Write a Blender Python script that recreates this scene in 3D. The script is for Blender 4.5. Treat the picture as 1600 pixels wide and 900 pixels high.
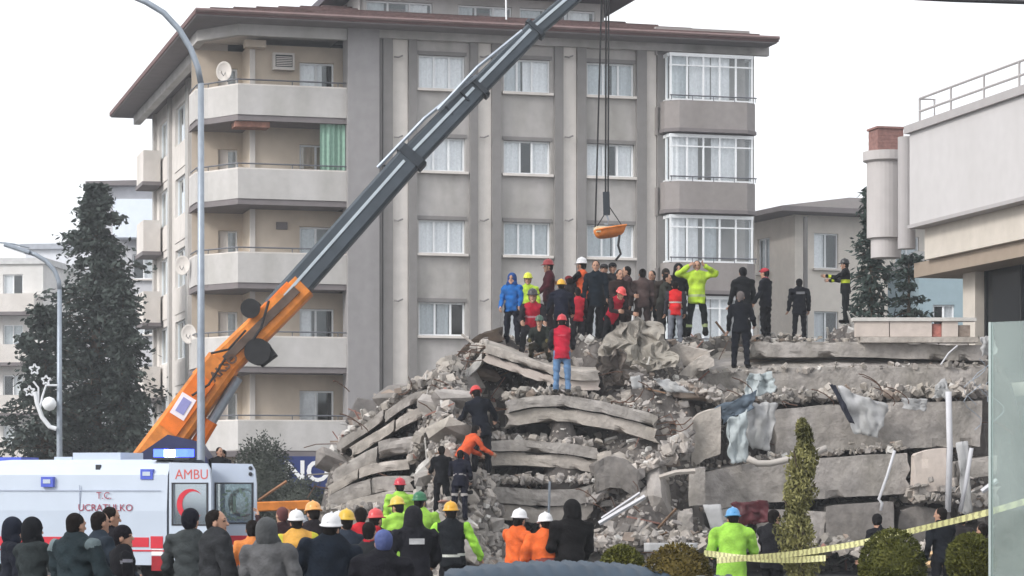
import bpy, bmesh, math, random
import numpy as np
from mathutils import Vector, Matrix, noise as mnoise
random.seed(7); rng = np.random.default_rng(7)
SC = bpy.context.scene
for o in list(bpy.data.objects): bpy.data.objects.remove(o)
COL = SC.collection
PI = math.pi; R = math.radians

# ---------------------------------------------------------------- camera, sky, sun, exposure
CAMZ, HOR, FPX = 2.1, 750.0, 4000.0          # eye height, horizon row, focal length in photo pixels
cd = bpy.data.cameras.new('camera'); cam = bpy.data.objects.new('camera', cd); COL.objects.link(cam)
cam.location = (0, 0, CAMZ); cam.rotation_euler = (R(90), 0, 0)
cd.sensor_width = 36; cd.lens = FPX / 1600 * 36; cd.shift_y = (HOR - 450) / 1600
cd.clip_start = 0.5; cd.clip_end = 6000
SC.camera = cam

SUN_AZ, SUN_EL = R(-125), R(32)               # azimuth from +Y towards +X: from behind left
W = bpy.data.worlds.new('World'); SC.world = W; W.use_nodes = True
nt = W.node_tree; nt.nodes.clear()
sky = nt.nodes.new('ShaderNodeTexSky'); sky.sky_type = 'NISHITA'; sky.sun_disc = False
sky.sun_elevation = SUN_EL; sky.sun_rotation = SUN_AZ; sky.air_density = 1.0; sky.dust_density = 6.0; sky.ozone_density = 1.0
hs = nt.nodes.new('ShaderNodeHueSaturation'); hs.inputs['Saturation'].default_value = 0.22
mxw = nt.nodes.new('ShaderNodeMix'); mxw.data_type = 'RGBA'; mxw.inputs['Factor'].default_value = 0.7
mxw.inputs['B'].default_value = (10.4, 10.7, 11.1, 1)     # an even overcast veil over the clear sky
bg = nt.nodes.new('ShaderNodeBackground'); bg.inputs['Strength'].default_value = 0.1
wo = nt.nodes.new('ShaderNodeOutputWorld')
nt.links.new(sky.outputs[0], hs.inputs['Color']); nt.links.new(hs.outputs[0], mxw.inputs['A'])
nt.links.new(mxw.outputs['Result'], bg.inputs['Color']); nt.links.new(bg.outputs[0], wo.inputs['Surface'])
sl = bpy.data.lights.new('sun', 'SUN'); sl.energy = 1.3; sl.angle = R(14); sl.color = (1, .97, .93)
so = bpy.data.objects.new('sun', sl); COL.objects.link(so)
sdir = Vector((math.sin(SUN_AZ) * math.cos(SUN_EL), math.cos(SUN_AZ) * math.cos(SUN_EL), math.sin(SUN_EL)))
so.rotation_euler = sdir.to_track_quat('Z', 'Y').to_euler(); so.location = (-40, -20, 40)
SC.view_settings.view_transform = 'Standard'; SC.view_settings.look = 'None'
SC.view_settings.gamma = 1; SC.view_settings.use_curve_mapping = False
SC.view_settings.exposure = 0.7
SC.render.engine = 'CYCLES'; SC.cycles.max_bounces = 5; SC.cycles.transparent_max_bounces = 8
SC.cycles.volume_bounces = 0
try: SC.cycles.use_denoising = True
except Exception: pass

# ---------------------------------------------------------------- helpers
def P(px, py, Y): return Vector(((px - 800) * Y / FPX, Y, CAMZ + (HOR - py) * Y / FPX))
def PX(px, Y): return (px - 800) * Y / FPX
def PZ(py, Y): return CAMZ + (HOR - py) * Y / FPX
def lin(c):
    return tuple(((v / 255) / 12.92 if v / 255 <= .04045 else ((v / 255 + .055) / 1.055) ** 2.4) for v in c)

def tag(o, label=None, cat=None, group=None, kind=None):
    if label: o['label'] = label
    if cat: o['category'] = cat
    if group: o['group'] = group
    if kind: o['kind'] = kind
    return o
def empty(name, loc=(0, 0, 0), rz=0, label=None, cat=None, group=None):
    o = bpy.data.objects.new(name, None); COL.objects.link(o); o.location = loc; o.rotation_euler = (0, 0, rz)
    o.empty_display_size = .2
    return tag(o, label, cat, group)
def link(name, me, parent=None, loc=None):
    o = bpy.data.objects.new(name, me); COL.objects.link(o)
    if parent: o.parent = parent
    if loc is not None: o.location = loc
    return o

MATS = {}
def mat(key, col, rough=.8, var=.12, scale=6, bump=.0, metal=0, spec=.3, bscale=None, col2=None, stain=0, emit=0, coat=0):
    if key in MATS: return MATS[key]
    m = bpy.data.materials.new(key); m.use_nodes = True; MATS[key] = m
    n = m.node_tree.nodes; l = m.node_tree.links; b = n['Principled BSDF']
    b.inputs['Roughness'].default_value = rough; b.inputs['Metallic'].default_value = metal
    b.inputs['Specular IOR Level'].default_value = spec
    if coat: b.inputs['Coat Weight'].default_value = coat
    col = tuple(col); c4 = (*col, 1)
    tc = n.new('ShaderNodeTexCoord'); nz = n.new('ShaderNodeTexNoise'); nz.inputs['Scale'].default_value = scale
    nz.inputs['Detail'].default_value = 5; l.new(tc.outputs['Object'], nz.inputs['Vector'])
    rp = n.new('ShaderNodeValToRGB'); l.new(nz.outputs['Fac'], rp.inputs['Fac'])
    lo = tuple(v * (1 - var) for v in col) if col2 is None else col2
    rp.color_ramp.elements[0].position = .35; rp.color_ramp.elements[1].position = .65
    rp.color_ramp.elements[0].color = (*lo, 1); rp.color_ramp.elements[1].color = (*[min(1, v * (1 + var * .6)) for v in col], 1)
    out = rp.outputs[0]
    if stain:
        n2 = n.new('ShaderNodeTexNoise'); n2.inputs['Scale'].default_value = .55; n2.inputs['Detail'].default_value = 8
        mp = n.new('ShaderNodeMapping'); mp.inputs['Scale'].default_value = (1.6, 1.6, .45)
        l.new(tc.outputs['Object'], mp.inputs[0]); l.new(mp.outputs[0], n2.inputs['Vector'])
        r2 = n.new('ShaderNodeValToRGB'); r2.color_ramp.elements[0].position = .38; r2.color_ramp.elements[1].position = .7
        r2.color_ramp.elements[0].color = (1, 1, 1, 1); r2.color_ramp.elements[1].color = (1 - stain, 1 - stain, 1 - stain * 1.1, 1)
        l.new(n2.outputs['Fac'], r2.inputs['Fac'])
        mx = n.new('ShaderNodeMix'); mx.data_type = 'RGBA'; mx.blend_type = 'MULTIPLY'; mx.inputs['Factor'].default_value = 1
        l.new(out, mx.inputs['A']); l.new(r2.outputs[0], mx.inputs['B']); out = mx.outputs['Result']
    l.new(out, b.inputs['Base Color'])
    if bump:
        n3 = n.new('ShaderNodeTexNoise'); n3.inputs['Scale'].default_value = bscale or scale * 4; n3.inputs['Detail'].default_value = 6
        l.new(tc.outputs['Object'], n3.inputs['Vector'])
        bp = n.new('ShaderNodeBump'); bp.inputs['Strength'].default_value = bump; bp.inputs['Distance'].default_value = .03
        l.new(n3.outputs['Fac'], bp.inputs['Height']); l.new(bp.outputs[0], b.inputs['Normal'])
    if emit:
        b.inputs['Emission Color'].default_value = c4; b.inputs['Emission Strength'].default_value = emit
    return m
def glass(key, tint=(.75, .82, .85), clear=.6, rough=.05, pale_mix=0):
    if key in MATS: return MATS[key]
    m = bpy.data.materials.new(key); m.use_nodes = True; MATS[key] = m
    n = m.node_tree.nodes; l = m.node_tree.links; n.clear()
    o = n.new('ShaderNodeOutputMaterial'); mx = n.new('ShaderNodeMixShader')
    t = n.new('ShaderNodeBsdfTransparent'); t.inputs[0].default_value = (*tint, 1)
    g = n.new('ShaderNodeBsdfGlossy'); g.inputs['Roughness'].default_value = rough; g.inputs[0].default_value = (.85, .9, .92, 1)
    lw = n.new('ShaderNodeLayerWeight'); lw.inputs['Blend'].default_value = 1 - clear
    ad = n.new('ShaderNodeMath'); ad.operation = 'MULTIPLY_ADD'; ad.inputs[1].default_value = .8; ad.inputs[2].default_value = (1 - clear) * .5
    nz = n.new('ShaderNodeTexNoise'); nz.inputs['Scale'].default_value = 1.2
    bp = n.new('ShaderNodeBump'); bp.inputs['Strength'].default_value = .06; l.new(nz.outputs['Fac'], bp.inputs['Height'])
    l.new(bp.outputs[0], g.inputs['Normal'])
    l.new(lw.outputs['Fresnel'], ad.inputs[0]); l.new(ad.outputs[0], mx.inputs['Fac'])
    l.new(t.outputs[0], mx.inputs[1]); l.new(g.outputs[0], mx.inputs[2]); l.new(mx.outputs[0], o.inputs['Surface'])
    if pale_mix:                                                # uneven pale diffuse layer over the pane
        df_ = n.new('ShaderNodeBsdfDiffuse'); df_.inputs[0].default_value = (.5, .56, .54, 1); m2 = n.new('ShaderNodeMixShader'); tcd = n.new('ShaderNodeTexCoord')
        nd_ = n.new('ShaderNodeTexNoise'); nd_.inputs['Scale'].default_value = 2.2; nd_.inputs['Detail'].default_value = 5; l.new(tcd.outputs['Object'], nd_.inputs['Vector'])
        mr = n.new('ShaderNodeMapRange'); mr.inputs['From Min'].default_value = .3; mr.inputs['From Max'].default_value = .7; mr.inputs['To Min'].default_value = pale_mix * .5; mr.inputs['To Max'].default_value = pale_mix * 1.5
        l.new(nd_.outputs['Fac'], mr.inputs['Value']); l.new(mr.outputs[0], m2.inputs['Fac']); l.new(mx.outputs[0], m2.inputs[1]); l.new(df_.outputs[0], m2.inputs[2]); l.new(m2.outputs[0], o.inputs['Surface'])
    return m

class MB:
    def __init__(s): s.v = []; s.f = []; s.m = []
    def add(s, vs, fs, m=0):
        k = len(s.v); s.v += [tuple(q) for q in vs]; s.f += [tuple(i + k for i in f) for f in fs]; s.m += [m] * len(fs); return s
    def box(s, x0, x1, y0, y1, z0, z1, m=0):
        return s.add([(x0, y0, z0), (x1, y0, z0), (x1, y1, z0), (x0, y1, z0), (x0, y0, z1), (x1, y0, z1), (x1, y1, z1), (x0, y1, z1)],
                     [(0, 3, 2, 1), (4, 5, 6, 7), (0, 1, 5, 4), (1, 2, 6, 5), (2, 3, 7, 6), (3, 0, 4, 7)], m)
    def prism(s, poly, z0, z1, m=0):            # polygon in x,y extruded in z
        n = len(poly)
        return s.add([(x, y, z0) for x, y in poly] + [(x, y, z1) for x, y in poly],
                     [tuple(range(n))[::-1], tuple(range(n, 2 * n))] + [(i, (i + 1) % n, n + (i + 1) % n, n + i) for i in range(n)], m)
    def prism_y(s, poly, y0, y1, m=0):          # polygon in x,z extruded in y
        n = len(poly)
        return s.add([(x, y0, z) for x, z in poly] + [(x, y1, z) for x, z in poly],
                     [tuple(range(n)), tuple(range(n, 2 * n))[::-1]] + [((i + 1) % n, i, n + i, n + (i + 1) % n) for i in range(n)], m)
    def tube(s, path, r, n=8, m=0, cap=True):
        path = [Vector(p) for p in path]; rs = r if isinstance(r, (list, tuple)) else [r] * len(path)
        vs = []; fs = []; up = Vector((0, 0, 1))
        d0 = (path[1] - path[0]).normalized()
        if abs(d0.dot(up)) > .95: up = Vector((0, 1, 0))
        for i, p in enumerate(path):
            d = (path[min(i + 1, len(path) - 1)] - path[max(i - 1, 0)]).normalized()
            a = d.cross(up)
            a = a.normalized() if a.length > 1e-4 else Vector((1, 0, 0)); b = a.cross(d).normalized()
            for k in range(n):
                t = 2 * PI * k / n; vs.append(p + (a * math.cos(t) + b * math.sin(t)) * rs[i])
        for i in range(len(path) - 1):
            for k in range(n): fs.append((i * n + k, i * n + (k + 1) % n, (i + 1) * n + (k + 1) % n, (i + 1) * n + k))
        if cap: fs += [tuple(range(n))[::-1], tuple(range(len(vs) - n, len(vs)))]
        return s.add(vs, fs, m)
    def beam(s, a, b, w, h, m=0, side=(0, 1, 0), ch=.12, w2=None, h2=None):   # box beam a->b; w along side, h across; chamfered
        a = Vector(a); b = Vector(b); d = (b - a).normalized(); sd = Vector(side); sd = (sd - d * sd.dot(d)).normalized(); up = sd.cross(d)
        if up.z < 0: up = -up
        vs = []
        for q, ww, hh in ((a, w, h), (b, w2 or w, h2 or h)):
            c = min(ww, hh) * ch
            for x, z in ((-ww / 2 + c, -hh / 2), (ww / 2 - c, -hh / 2), (ww / 2, -hh / 2 + c), (ww / 2, hh / 2 - c), (ww / 2 - c, hh / 2), (-ww / 2 + c, hh / 2), (-ww / 2, hh / 2 - c), (-ww / 2, -hh / 2 + c)):
                vs.append(q + sd * x + up * z)
        return s.add(vs, [(0, 1, 2, 3, 4, 5, 6, 7), tuple(range(15, 7, -1))] + [((i + 1) % 8, i, 8 + i, 8 + (i + 1) % 8) for i in range(8)], m)
    def lathe(s, prof, c=(0, 0, 0), n=16, m=0, axis='z', sx=1, sy=1):
        vs = []; fs = []
        for r, z in prof:
            for k in range(n):
                t = 2 * PI * k / n; x, y = r * math.cos(t) * sx, r * math.sin(t) * sy
                q = (x, y, z) if axis == 'z' else ((x, z, y) if axis == 'y' else (z, x, y))
                vs.append((q[0] + c[0], q[1] + c[1], q[2] + c[2]))
        for i in range(len(prof) - 1):
            for k in range(n): fs.append((i * n + k, i * n + (k + 1) % n, (i + 1) * n + (k + 1) % n, (i + 1) * n + k))
        if prof[0][0] > 1e-4: fs.append(tuple(range(n))[::-1])
        if prof[-1][0] > 1e-4: fs.append(tuple(range(len(vs) - n, len(vs))))
        return s.add(vs, fs, m)
    def build(s, name, mats, parent=None, smooth=False, loc=None, fix=True):
        me = bpy.data.meshes.new(name); me.from_pydata(s.v, [], s.f)
        mats = mats if isinstance(mats, (list, tuple)) else [mats]
        for q in mats: me.materials.append(q)
        if len(mats) > 1: me.polygons.foreach_set('material_index', s.m)
        if smooth: me.polygons.foreach_set('use_smooth', [True] * len(me.polygons))
        if fix:
            bm = bmesh.new(); bm.from_mesh(me); bmesh.ops.recalc_face_normals(bm, faces=bm.faces); bm.to_mesh(me); bm.free()
        me.update()
        return link(name, me, parent, loc)

def mesh_np(name, V, F, mats, mi=None, smooth=False):
    V = np.asarray(V, np.float32); F = np.asarray(F, np.int32); k = F.shape[1]
    me = bpy.data.meshes.new(name); me.vertices.add(len(V)); me.vertices.foreach_set('co', V.ravel())
    me.loops.add(F.size); me.loops.foreach_set('vertex_index', F.ravel())
    me.polygons.add(len(F)); me.polygons.foreach_set('loop_start', np.arange(0, F.size, k, dtype=np.int32))
    me.polygons.foreach_set('loop_total', np.full(len(F), k, np.int32))
    for q in mats: me.materials.append(q)
    if mi is not None: me.polygons.foreach_set('material_index', np.asarray(mi, np.int32))
    me.polygons.foreach_set('use_smooth', np.full(len(F), bool(smooth)))
    me.update(calc_edges=True); me.validate()
    return me

def text_mesh(body, size, m, parent, loc, rot, name='lettering', ext=.002, bold=.0, sx=1):
    cu = bpy.data.curves.new(name, 'FONT'); cu.body = body; cu.size = size; cu.align_x = 'CENTER'; cu.align_y = 'CENTER'
    cu.extrude = ext; cu.offset = bold; cu.resolution_u = 3
    t = bpy.data.objects.new(name + '_tmp', cu); COL.objects.link(t)
    bpy.context.view_layer.update()
    me = bpy.data.meshes.new_from_object(t.evaluated_get(bpy.context.evaluated_depsgraph_get()))
    bpy.data.objects.remove(t); me.name = name; me.materials.clear(); me.materials.append(m)
    o = link(name, me, parent, loc); o.rotation_euler = rot; o.scale = (sx, 1, 1)
    return o

# ---------------------------------------------------------------- shared materials
M_front = mat('stucco_mauve_grey', lin((179, 175, 173)), .92, .08, 3, .25, bscale=60, stain=.32)
M_rib = mat('stucco_dark_rib', lin((133, 130, 129)), .92, .06, 3, .25, bscale=60, stain=.12)
M_light = mat('stucco_light', lin((214, 208, 203)), .92, .05, 3, .2, bscale=60, stain=.14)
M_cream = mat('stucco_cream', lin((206, 192, 176)), .92, .05, 3, .2, bscale=60, stain=.12)
M_para = mat('parapet_grey', lin((190, 187, 185)), .9, .05, 4, .2, bscale=50, stain=.2)
M_brownp = mat('parapet_brown_grey', lin((146, 140, 138)), .9, .06, 4, .2, bscale=50, stain=.15)
M_roof = mat('roof_tile', lin((104, 82, 80)), .85, .25, 9, .5, bscale=25, stain=.25)
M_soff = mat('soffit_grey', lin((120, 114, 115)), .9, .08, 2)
M_white = mat('white_frame', lin((232, 234, 236)), .5, .03, 4)
M_curt = mat('curtain_white', (.86,.87,.88), .9, .08, 12)
M_curt2 = mat('curtain_grey', (.55,.59,.61), .9, .1, 12)
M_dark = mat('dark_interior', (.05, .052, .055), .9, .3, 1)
M_rail = mat('metal_rail', lin((110, 112, 118)), .45, .08, 5, metal=.6)
M_glass = glass('window_glass', (.97, .98, .99), .82)
M_asph = mat('asphalt', (.06, .06, .062), .95, .25, 1.5, .5, bscale=80, stain=.2)
M_pave = mat('paving', (.22, .21, .2), .95, .2, 2, .3, bscale=40, stain=.25)
M_steel = mat('galvanised_steel', lin((150, 158, 168)), .5, .1, 8, metal=.5)
M_black = mat('black_rubber', (.018, .018, .02), .75, .2, 8)
# ================================================================ ground
g = MB().add([(-1500, -60, 0), (1500, -60, 0), (1500, 3500, 0), (-1500, 3500, 0)], [(0, 1, 2, 3)]).build('ground', M_asph, fix=False); tag(g, kind='structure')
MB().box(-40, 14, 69, 100, .004, .13).build('pavement', M_pave); tag(bpy.data.objects['pavement'], kind='structure')

# ================================================================ generic pieces
def wall_holes(mb, x0, x1, z0, z1, y, holes, rev=.22, m=0, flip=False):
    """a wall face in the plane y with rectangular openings and their reveals (y grows inwards)"""
    xs = sorted({x0, x1, *[h[0] for h in holes], *[h[1] for h in holes]}); zs = sorted({z0, z1, *[h[2] for h in holes], *[h[3] for h in holes]})
    for i in range(len(xs) - 1):
        for j in range(len(zs) - 1):
            a, b, c, d = xs[i], xs[i + 1], zs[j], zs[j + 1]
            if any(h[0] - 1e-6 <= a and b <= h[1] + 1e-6 and h[2] - 1e-6 <= c and d <= h[3] + 1e-6 for h in holes): continue
            mb.add([(a, y, c), (b, y, c), (b, y, d), (a, y, d)], [(0, 1, 2, 3)], m)
    for a, b, c, d in holes:
        mb.add([(a, y, c), (b, y, c), (b, y, d), (a, y, d), (a, y + rev, c), (b, y + rev, c), (b, y + rev, d), (a, y + rev, d)],
               [(0, 1, 5, 4), (1, 2, 6, 5), (2, 3, 7, 6), (3, 0, 4, 7)], m)
def curtain_mesh(mb, x0, x1, y, z0, z1, amp=.03, n=None):
    n = n or max(6, int((x1 - x0) / .06)); vs = []
    for i in range(n + 1):
        x = x0 + (x1 - x0) * i / n; yy = y + amp * math.sin(i * 1.9) + amp * .5 * math.sin(i * .7)
        vs += [(x, yy, z0), (x, yy, z1)]
    mb.add(vs, [(2 * i, 2 * i + 2, 2 * i + 3, 2 * i + 1) for i in range(n)])
def window(parent, x0, x1, z0, z1, y, mull=(), curt=((0, 1, 0),), fr=.06, glassm=None, rail=None, sill=True, fm=None):
    """window in the plane y of parent: frame, pane, curtain(s), sill.  mull: fractions; curt: (from, to, tone)"""
    mb = MB(); w = x1 - x0
    mb.box(x0, x0 + fr, y, y + .07, z0, z1); mb.box(x1 - fr, x1, y, y + .07, z0, z1)
    mb.box(x0 + fr, x1 - fr, y + .002, y + .068, z0, z0 + fr); mb.box(x0 + fr, x1 - fr, y + .002, y + .068, z1 - fr, z1)
    for t in mull: mb.box(x0 + w * t - fr * .6, x0 + w * t + fr * .6, y - .004, y + .066, z0 + fr, z1 - fr)
    if rail: mb.box(x0 + fr, x1 - fr, y + .004, y + .064, z0 + (z1 - z0) * rail - .025, z0 + (z1 - z0) * rail + .025)
    win = mb.build('window', fm or M_white, parent)
    MB().add([(x0 + fr, y + .035, z0 + fr), (x1 - fr, y + .035, z0 + fr), (x1 - fr, y + .035, z1 - fr), (x0 + fr, y + .035, z1 - fr)], [(0, 1, 2, 3)]).build('pane', glassm or M_glass, win, fix=False)
    for a, b, tone in curt:
        mb = MB(); curtain_mesh(mb, x0 + w * a + .03, x0 + w * b - .03, y + .12, z0 + .04, z1 - .05); mb.build('curtain', (M_curt, M_curt2, M_cream)[tone], win, smooth=True)
    if sill: MB().box(x0 - .08, x1 + .08, y - .3, y + .03, z0 - .09, z0 - .002).build('sill', M_light, win)
    return win

# ================================================================ the apartment block behind the rubble
UX, UY = math.cos(R(15.4)), math.sin(R(15.4))
A0 = Vector((-2.49, 90.6, 0))
def SA(px, d=0):                    # local x on the plane local y = d seen at photo column px
    k = (px - 800) / FPX; X, Y = A0.x - UY * d, A0.y + UX * d
    return (k * Y - X) / (UX - k * UY)
def ZA(px, py, d=0):
    s = SA(px, d); return CAMZ + (HOR - py) * (A0.y + UY * s + UX * d) / FPX
bA = empty('apartment_building', A0, R(15.4), 'six storey grey apartment block with brown hipped roof behind the rubble heap', 'building')
LX = -8.4; LW = -7.1          # outer edge of the corner loggias; side wall
FH = 2.91; ZT = [ZA(690, 82) - FH * i for i in range(6)]       # window heads per floor
xl, xr = SA(541), SA(1186); EZ = ZA(690, 44, -1.0)
wtop = EZ + .02
cols = [(SA(654), SA(727)), (SA(787), SA(860)), (SA(917), SA(991))]
holes = [(a, b, z - 1.3, z) for a, b in cols for z in ZT]
xg = SA(1047)                                               # glazed balconies start here
mb = MB(); wall_holes(mb, SA(590), xg, 0, wtop, 0, holes); mb.build('wall', M_front, bA)
mb = MB()                                                   # side and back walls
mb.add([(xr, .9, 0), (xr, 23, 0), (xr, 23, wtop), (xr, .9, wtop)], [(0, 1, 2, 3)])
mb.build('wall', M_front, bA); mb = MB()
mb.add([(xr, 23, 0), (LW, 23, 0), (LW, 23, wtop), (xr, 23, wtop)], [(0, 1, 2, 3)])
mb.build('wall', M_front, bA); mb = MB()
mb.add([(xg, .5, 0), (xr, .5, 0), (xr, .5, wtop), (xg, .5, wtop)], [(0, 1, 2, 3)]); mb.build('wall', M_front, bA)
MB().box(xl, SA(590), -.32, .6, 0, wtop).build('corner_pier', mat('stucco_pier', lin((150, 147, 148)), .92, .06, 3, .25, bscale=60, stain=.15), bA)
for a, b in ((597, 612), (637, 650), (733, 745), (767, 781), (865, 878), (900, 914), (993, 1008), (1025, 1041)):
    MB().box(SA(a), SA(b), -.2, -.003, 0, wtop - .28).build('pilaster', M_rib, bA)
for a, b in ((612.6, 636.4), (745.6, 766.4), (878.6, 899.4), (1008.6, 1024.4)):
    MB().box(SA(a), SA(b), -.07, -.004, 0, wtop - .3).build('panel', M_light, bA)
MB().tube([(SA(594), -.12, 0), (SA(594), -.12, wtop - .3)], .06, 6).build('downpipe', M_rib, bA)
MB().box(SA(590) - .004, xr + .3, -.26, -.001, wtop - .32, wtop).build('frieze', M_front, bA)
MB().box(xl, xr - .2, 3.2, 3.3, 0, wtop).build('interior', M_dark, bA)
mulls = [[(.34, .67), (.3, .62), (.36, .68)], [(.33, .66), (.36, .62), (.36, .66)], [(.34, .66), (.33, .66), (.33, .6)], [(.36, .7), (.33, .66), (.33, .66)], [(.35, .66)] * 3, [(.35, .66)] * 3]
curts = [[((0, 1, 0),), ((0, .42, 1), (.42, 1, 0)), ((0, .5, 1), (.55, 1, 1))],
         [((0, 1, 0),), ((0, .36, 0), (.62, 1, 0)), ((0, .5, 0), (.62, 1, 0))],
         [((0, 1, 0),), ((0, 1, 1),), ((0, .55, 1), (.55, 1, 0))],
         [((0, .36, 1), (.4, .7, 1)), ((0, 1, 0),), ((0, 1, 0),)], [((0, 1, 0),)] * 3, [((0, .5, 1),)] * 3]
for r_, z in enumerate(ZT):
    for c_, (a, b) in enumerate(cols):
        w_ = window(bA, a + .004, b - .004, z - 1.296, z - .11, .13, mulls[r_][c_], curts[r_][c_])
        MB().box(a - .05, b + .05, -.03, .12, z - .105, z + .03).build('shutter_box', M_rib, w_)
# small wall lamps and cable hooks seen as dots on the light panels
for px in (614, 748, 880):
    for py in (90, 215, 345, 470):
        MB().tube([(SA(px), -.19, ZA(px, py)), (SA(px) + .12, -.3, ZA(px, py) - .03), (SA(px) + .3, -.22, ZA(px, py) + .05)], .03, 5).build('wall_bracket', M_rib, bA)
# enclosed balconies at the right end
for i in range(6):
    zt = ZT[i] + .14; y0 = -.95; x0, x1 = SA(1047, -.9), SA(1178, -.9)
    bal = MB()
    cham = .35
    prof = lambda e: [(x0 - .05 - e, 0.05), (x0 - .05 - e, y0 + cham - e), (x0 + cham - e * .5, y0 - e), (x1 - cham + e * .5, y0 - e), (x1 + .05 + e, y0 + cham - e), (x1 + .05 + e, .05)]
    bz1 = zt - 1.62; bz0 = zt - 2.62
    bal.prism(prof(.08), bz0, bz1)
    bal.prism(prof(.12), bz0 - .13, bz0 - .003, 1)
    b_ = bal.build('balcony', [M_brownp, M_soff], bA)
    f = MB(); gz0, gz1 = bz1 + .004, bz1 + 1.72
    n = 5
    for k in range(n + 1):
        x = x0 + .02 + (x1 - x0 - .1) * k / n; f.box(x, x + .06, y0 + .1, y0 + .18, gz0, gz1)
    f.box(x0, x1, y0 + .098, y0 + .182, gz0, gz0 + .07); f.box(x0, x1, y0 + .096, y0 + .184, gz1 - .12, gz1); f.box(x0, x1, y0 + .102, y0 + .178, gz0 + 1.25, gz0 + 1.3)
    for x in (x0 - .03, x1 - .03):
        f.box(x, x + .06, y0 + .25, -.02, gz0, gz0 + .07); f.box(x, x + .06, y0 + .25, -.02, gz1 - .12, gz1); f.box(x, x + .06, -.5, -.44, gz0, gz1)
    fr_ = f.build('glazing_frame', M_white, b_)
    MB().add([(x0, y0 + .14, gz0), (x1, y0 + .14, gz0), (x1, y0 + .14, gz1), (x0, y0 + .14, gz1)], [(0, 1, 2, 3)]).build('pane', M_glass, fr_, fix=False)
    for x in (x0 + .01, x1 - .01):
        MB().add([(x, y0 + .2, gz0), (x, -.01, gz0), (x, -.01, gz1), (x, y0 + .2, gz1)], [(0, 1, 2, 3)]).build('pane', M_glass, fr_, fix=False)
    spans = [[(0, .22, 1), (.24, .5, 0), (.5, .74, 0)], [(0, .36, 0), (.5, .82, 0)], [(0, .2, 0), (.2, .36, 0), (.42, .58, 1)]][i % 3]
    for a, b, tone in spans:
        c_ = MB(); curtain_mesh(c_, x0 + (x1 - x0) * a + .05, x0 + (x1 - x0) * b, y0 + .32, gz0 + .05, gz1 - .1); c_.build('curtain', (M_curt, M_curt2)[tone], fr_, smooth=True)
    hr = MB(); hr.tube([(x0 - .05, y0 - .1, bz1 + .16), (x1 + .05, y0 - .1, bz1 + .16)], .025, 6)
    for k in range(5): hr.tube([(x0 + (x1 - x0) * k / 4, y0 - .1, bz1), (x0 + (x1 - x0) * k / 4, y0 - .1, bz1 + .16)], .015, 5)
    hr.build('rail', M_rail, b_)
    MB().box(x0 - .3, x1 + .1, -.2, .3, gz1 + .004, bz1 + FH - .17).build('beam', M_brownp, b_)
# open loggias on the left corner

def zf(py): return ZA(450, py)
par_top = [zf(136), zf(267), zf(394), zf(527), zf(659)]
for i in range(6):
    zt = par_top[0] - FH * i; zb = zt - 1.02
    xa, xb = SA(371), xl - .002
    pl = [(xb, -.1), (xa, -.1), (LX + .28, 1.25), (LX - .1, 1.6), (LX - .1, 3.2), (LX + .05, 3.2), (LX + .05, 1.7), (LX + .38, 1.4), (xa + .06, .02), (xb, .02)]
    flo = [(xb, -.06), (xa, -.06), (LX + .28, 1.28), (LX - .06, 1.62), (LX - .06, 3.6), (xa, 3.6), (xb, 3.2)]
    b_ = MB().prism(pl, zb, zt).build('balcony', M_para, bA)
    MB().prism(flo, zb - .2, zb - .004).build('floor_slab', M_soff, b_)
    MB().prism([(x, y) for x, y in pl], zt + .002, zt + .05).build('coping', M_light, b_)
    rl = MB(); rl.tube([(xb, -.04, zt + .2), (xa, -.04, zt + .2), (LX + .3, 1.3, zt + .2), (LX - .04, 1.65, zt + .2), (LX - .04, 3.2, zt + .2)], .028, 6)
    for x, y in ((xb - .3, -.04), ((xa + xb) / 2, -.04), (xa, -.04), (LX + .3, 1.3), (LX - .04, 1.65)): rl.tube([(x, y, zt), (x, y, zt + .2)], .018, 5)
    rl.build('rail', M_rail, b_)
    # loggia walls: front recess with a window/door, left recess deeper
    z0, z1 = zb, zb + FH - .2
    xm = SA(391, 1.5)
    wz0, wz1 = zb + .15, zb + 2.15
    hx0, hx1 = SA(468, 1.5), SA(522, 1.5)
    mb = MB(); wall_holes(mb, xm, xb + .3, z0, z1, 1.5, [(hx0, hx1, wz0, wz1)])
    mb.add([(xm, 1.5, z0), (xm, 3.2, z0), (xm, 3.2, z1), (xm, 1.5, z1)], [(0, 1, 2, 3)])
    wx0, wx1 = LX + .95, LX + 1.65
    h2 = [(wx0, wx1, wz0, wz1 - .05)]
    k = len(mb.v); wall_holes(mb, LX, xm, z0, z1, 3.2, h2)
    mb.build('wall', M_cream, b_)
    window(b_, hx0 + .004, hx1 - .004, wz0 + .01, wz1 - .01, 1.6, (.48,), [((0, .7, 0),), ((0, 1, 2),), ((0, .55, 1),), ((0, .4, 0),), ((0, .6, 0),), ((0, 1, 0),)][i], sill=False)
    window(b_, wx0 + .004, wx1 - .004, wz0 + .01, wz1 - .06, 3.3, (), ((0, 1, 1),) if i % 2 else ((.3, 1, 1),), sill=False)
    MB().box(xm - .02, xm + .16, 1.4, 1.498, z0, z1).build('corner_post', M_light, b_)
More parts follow.
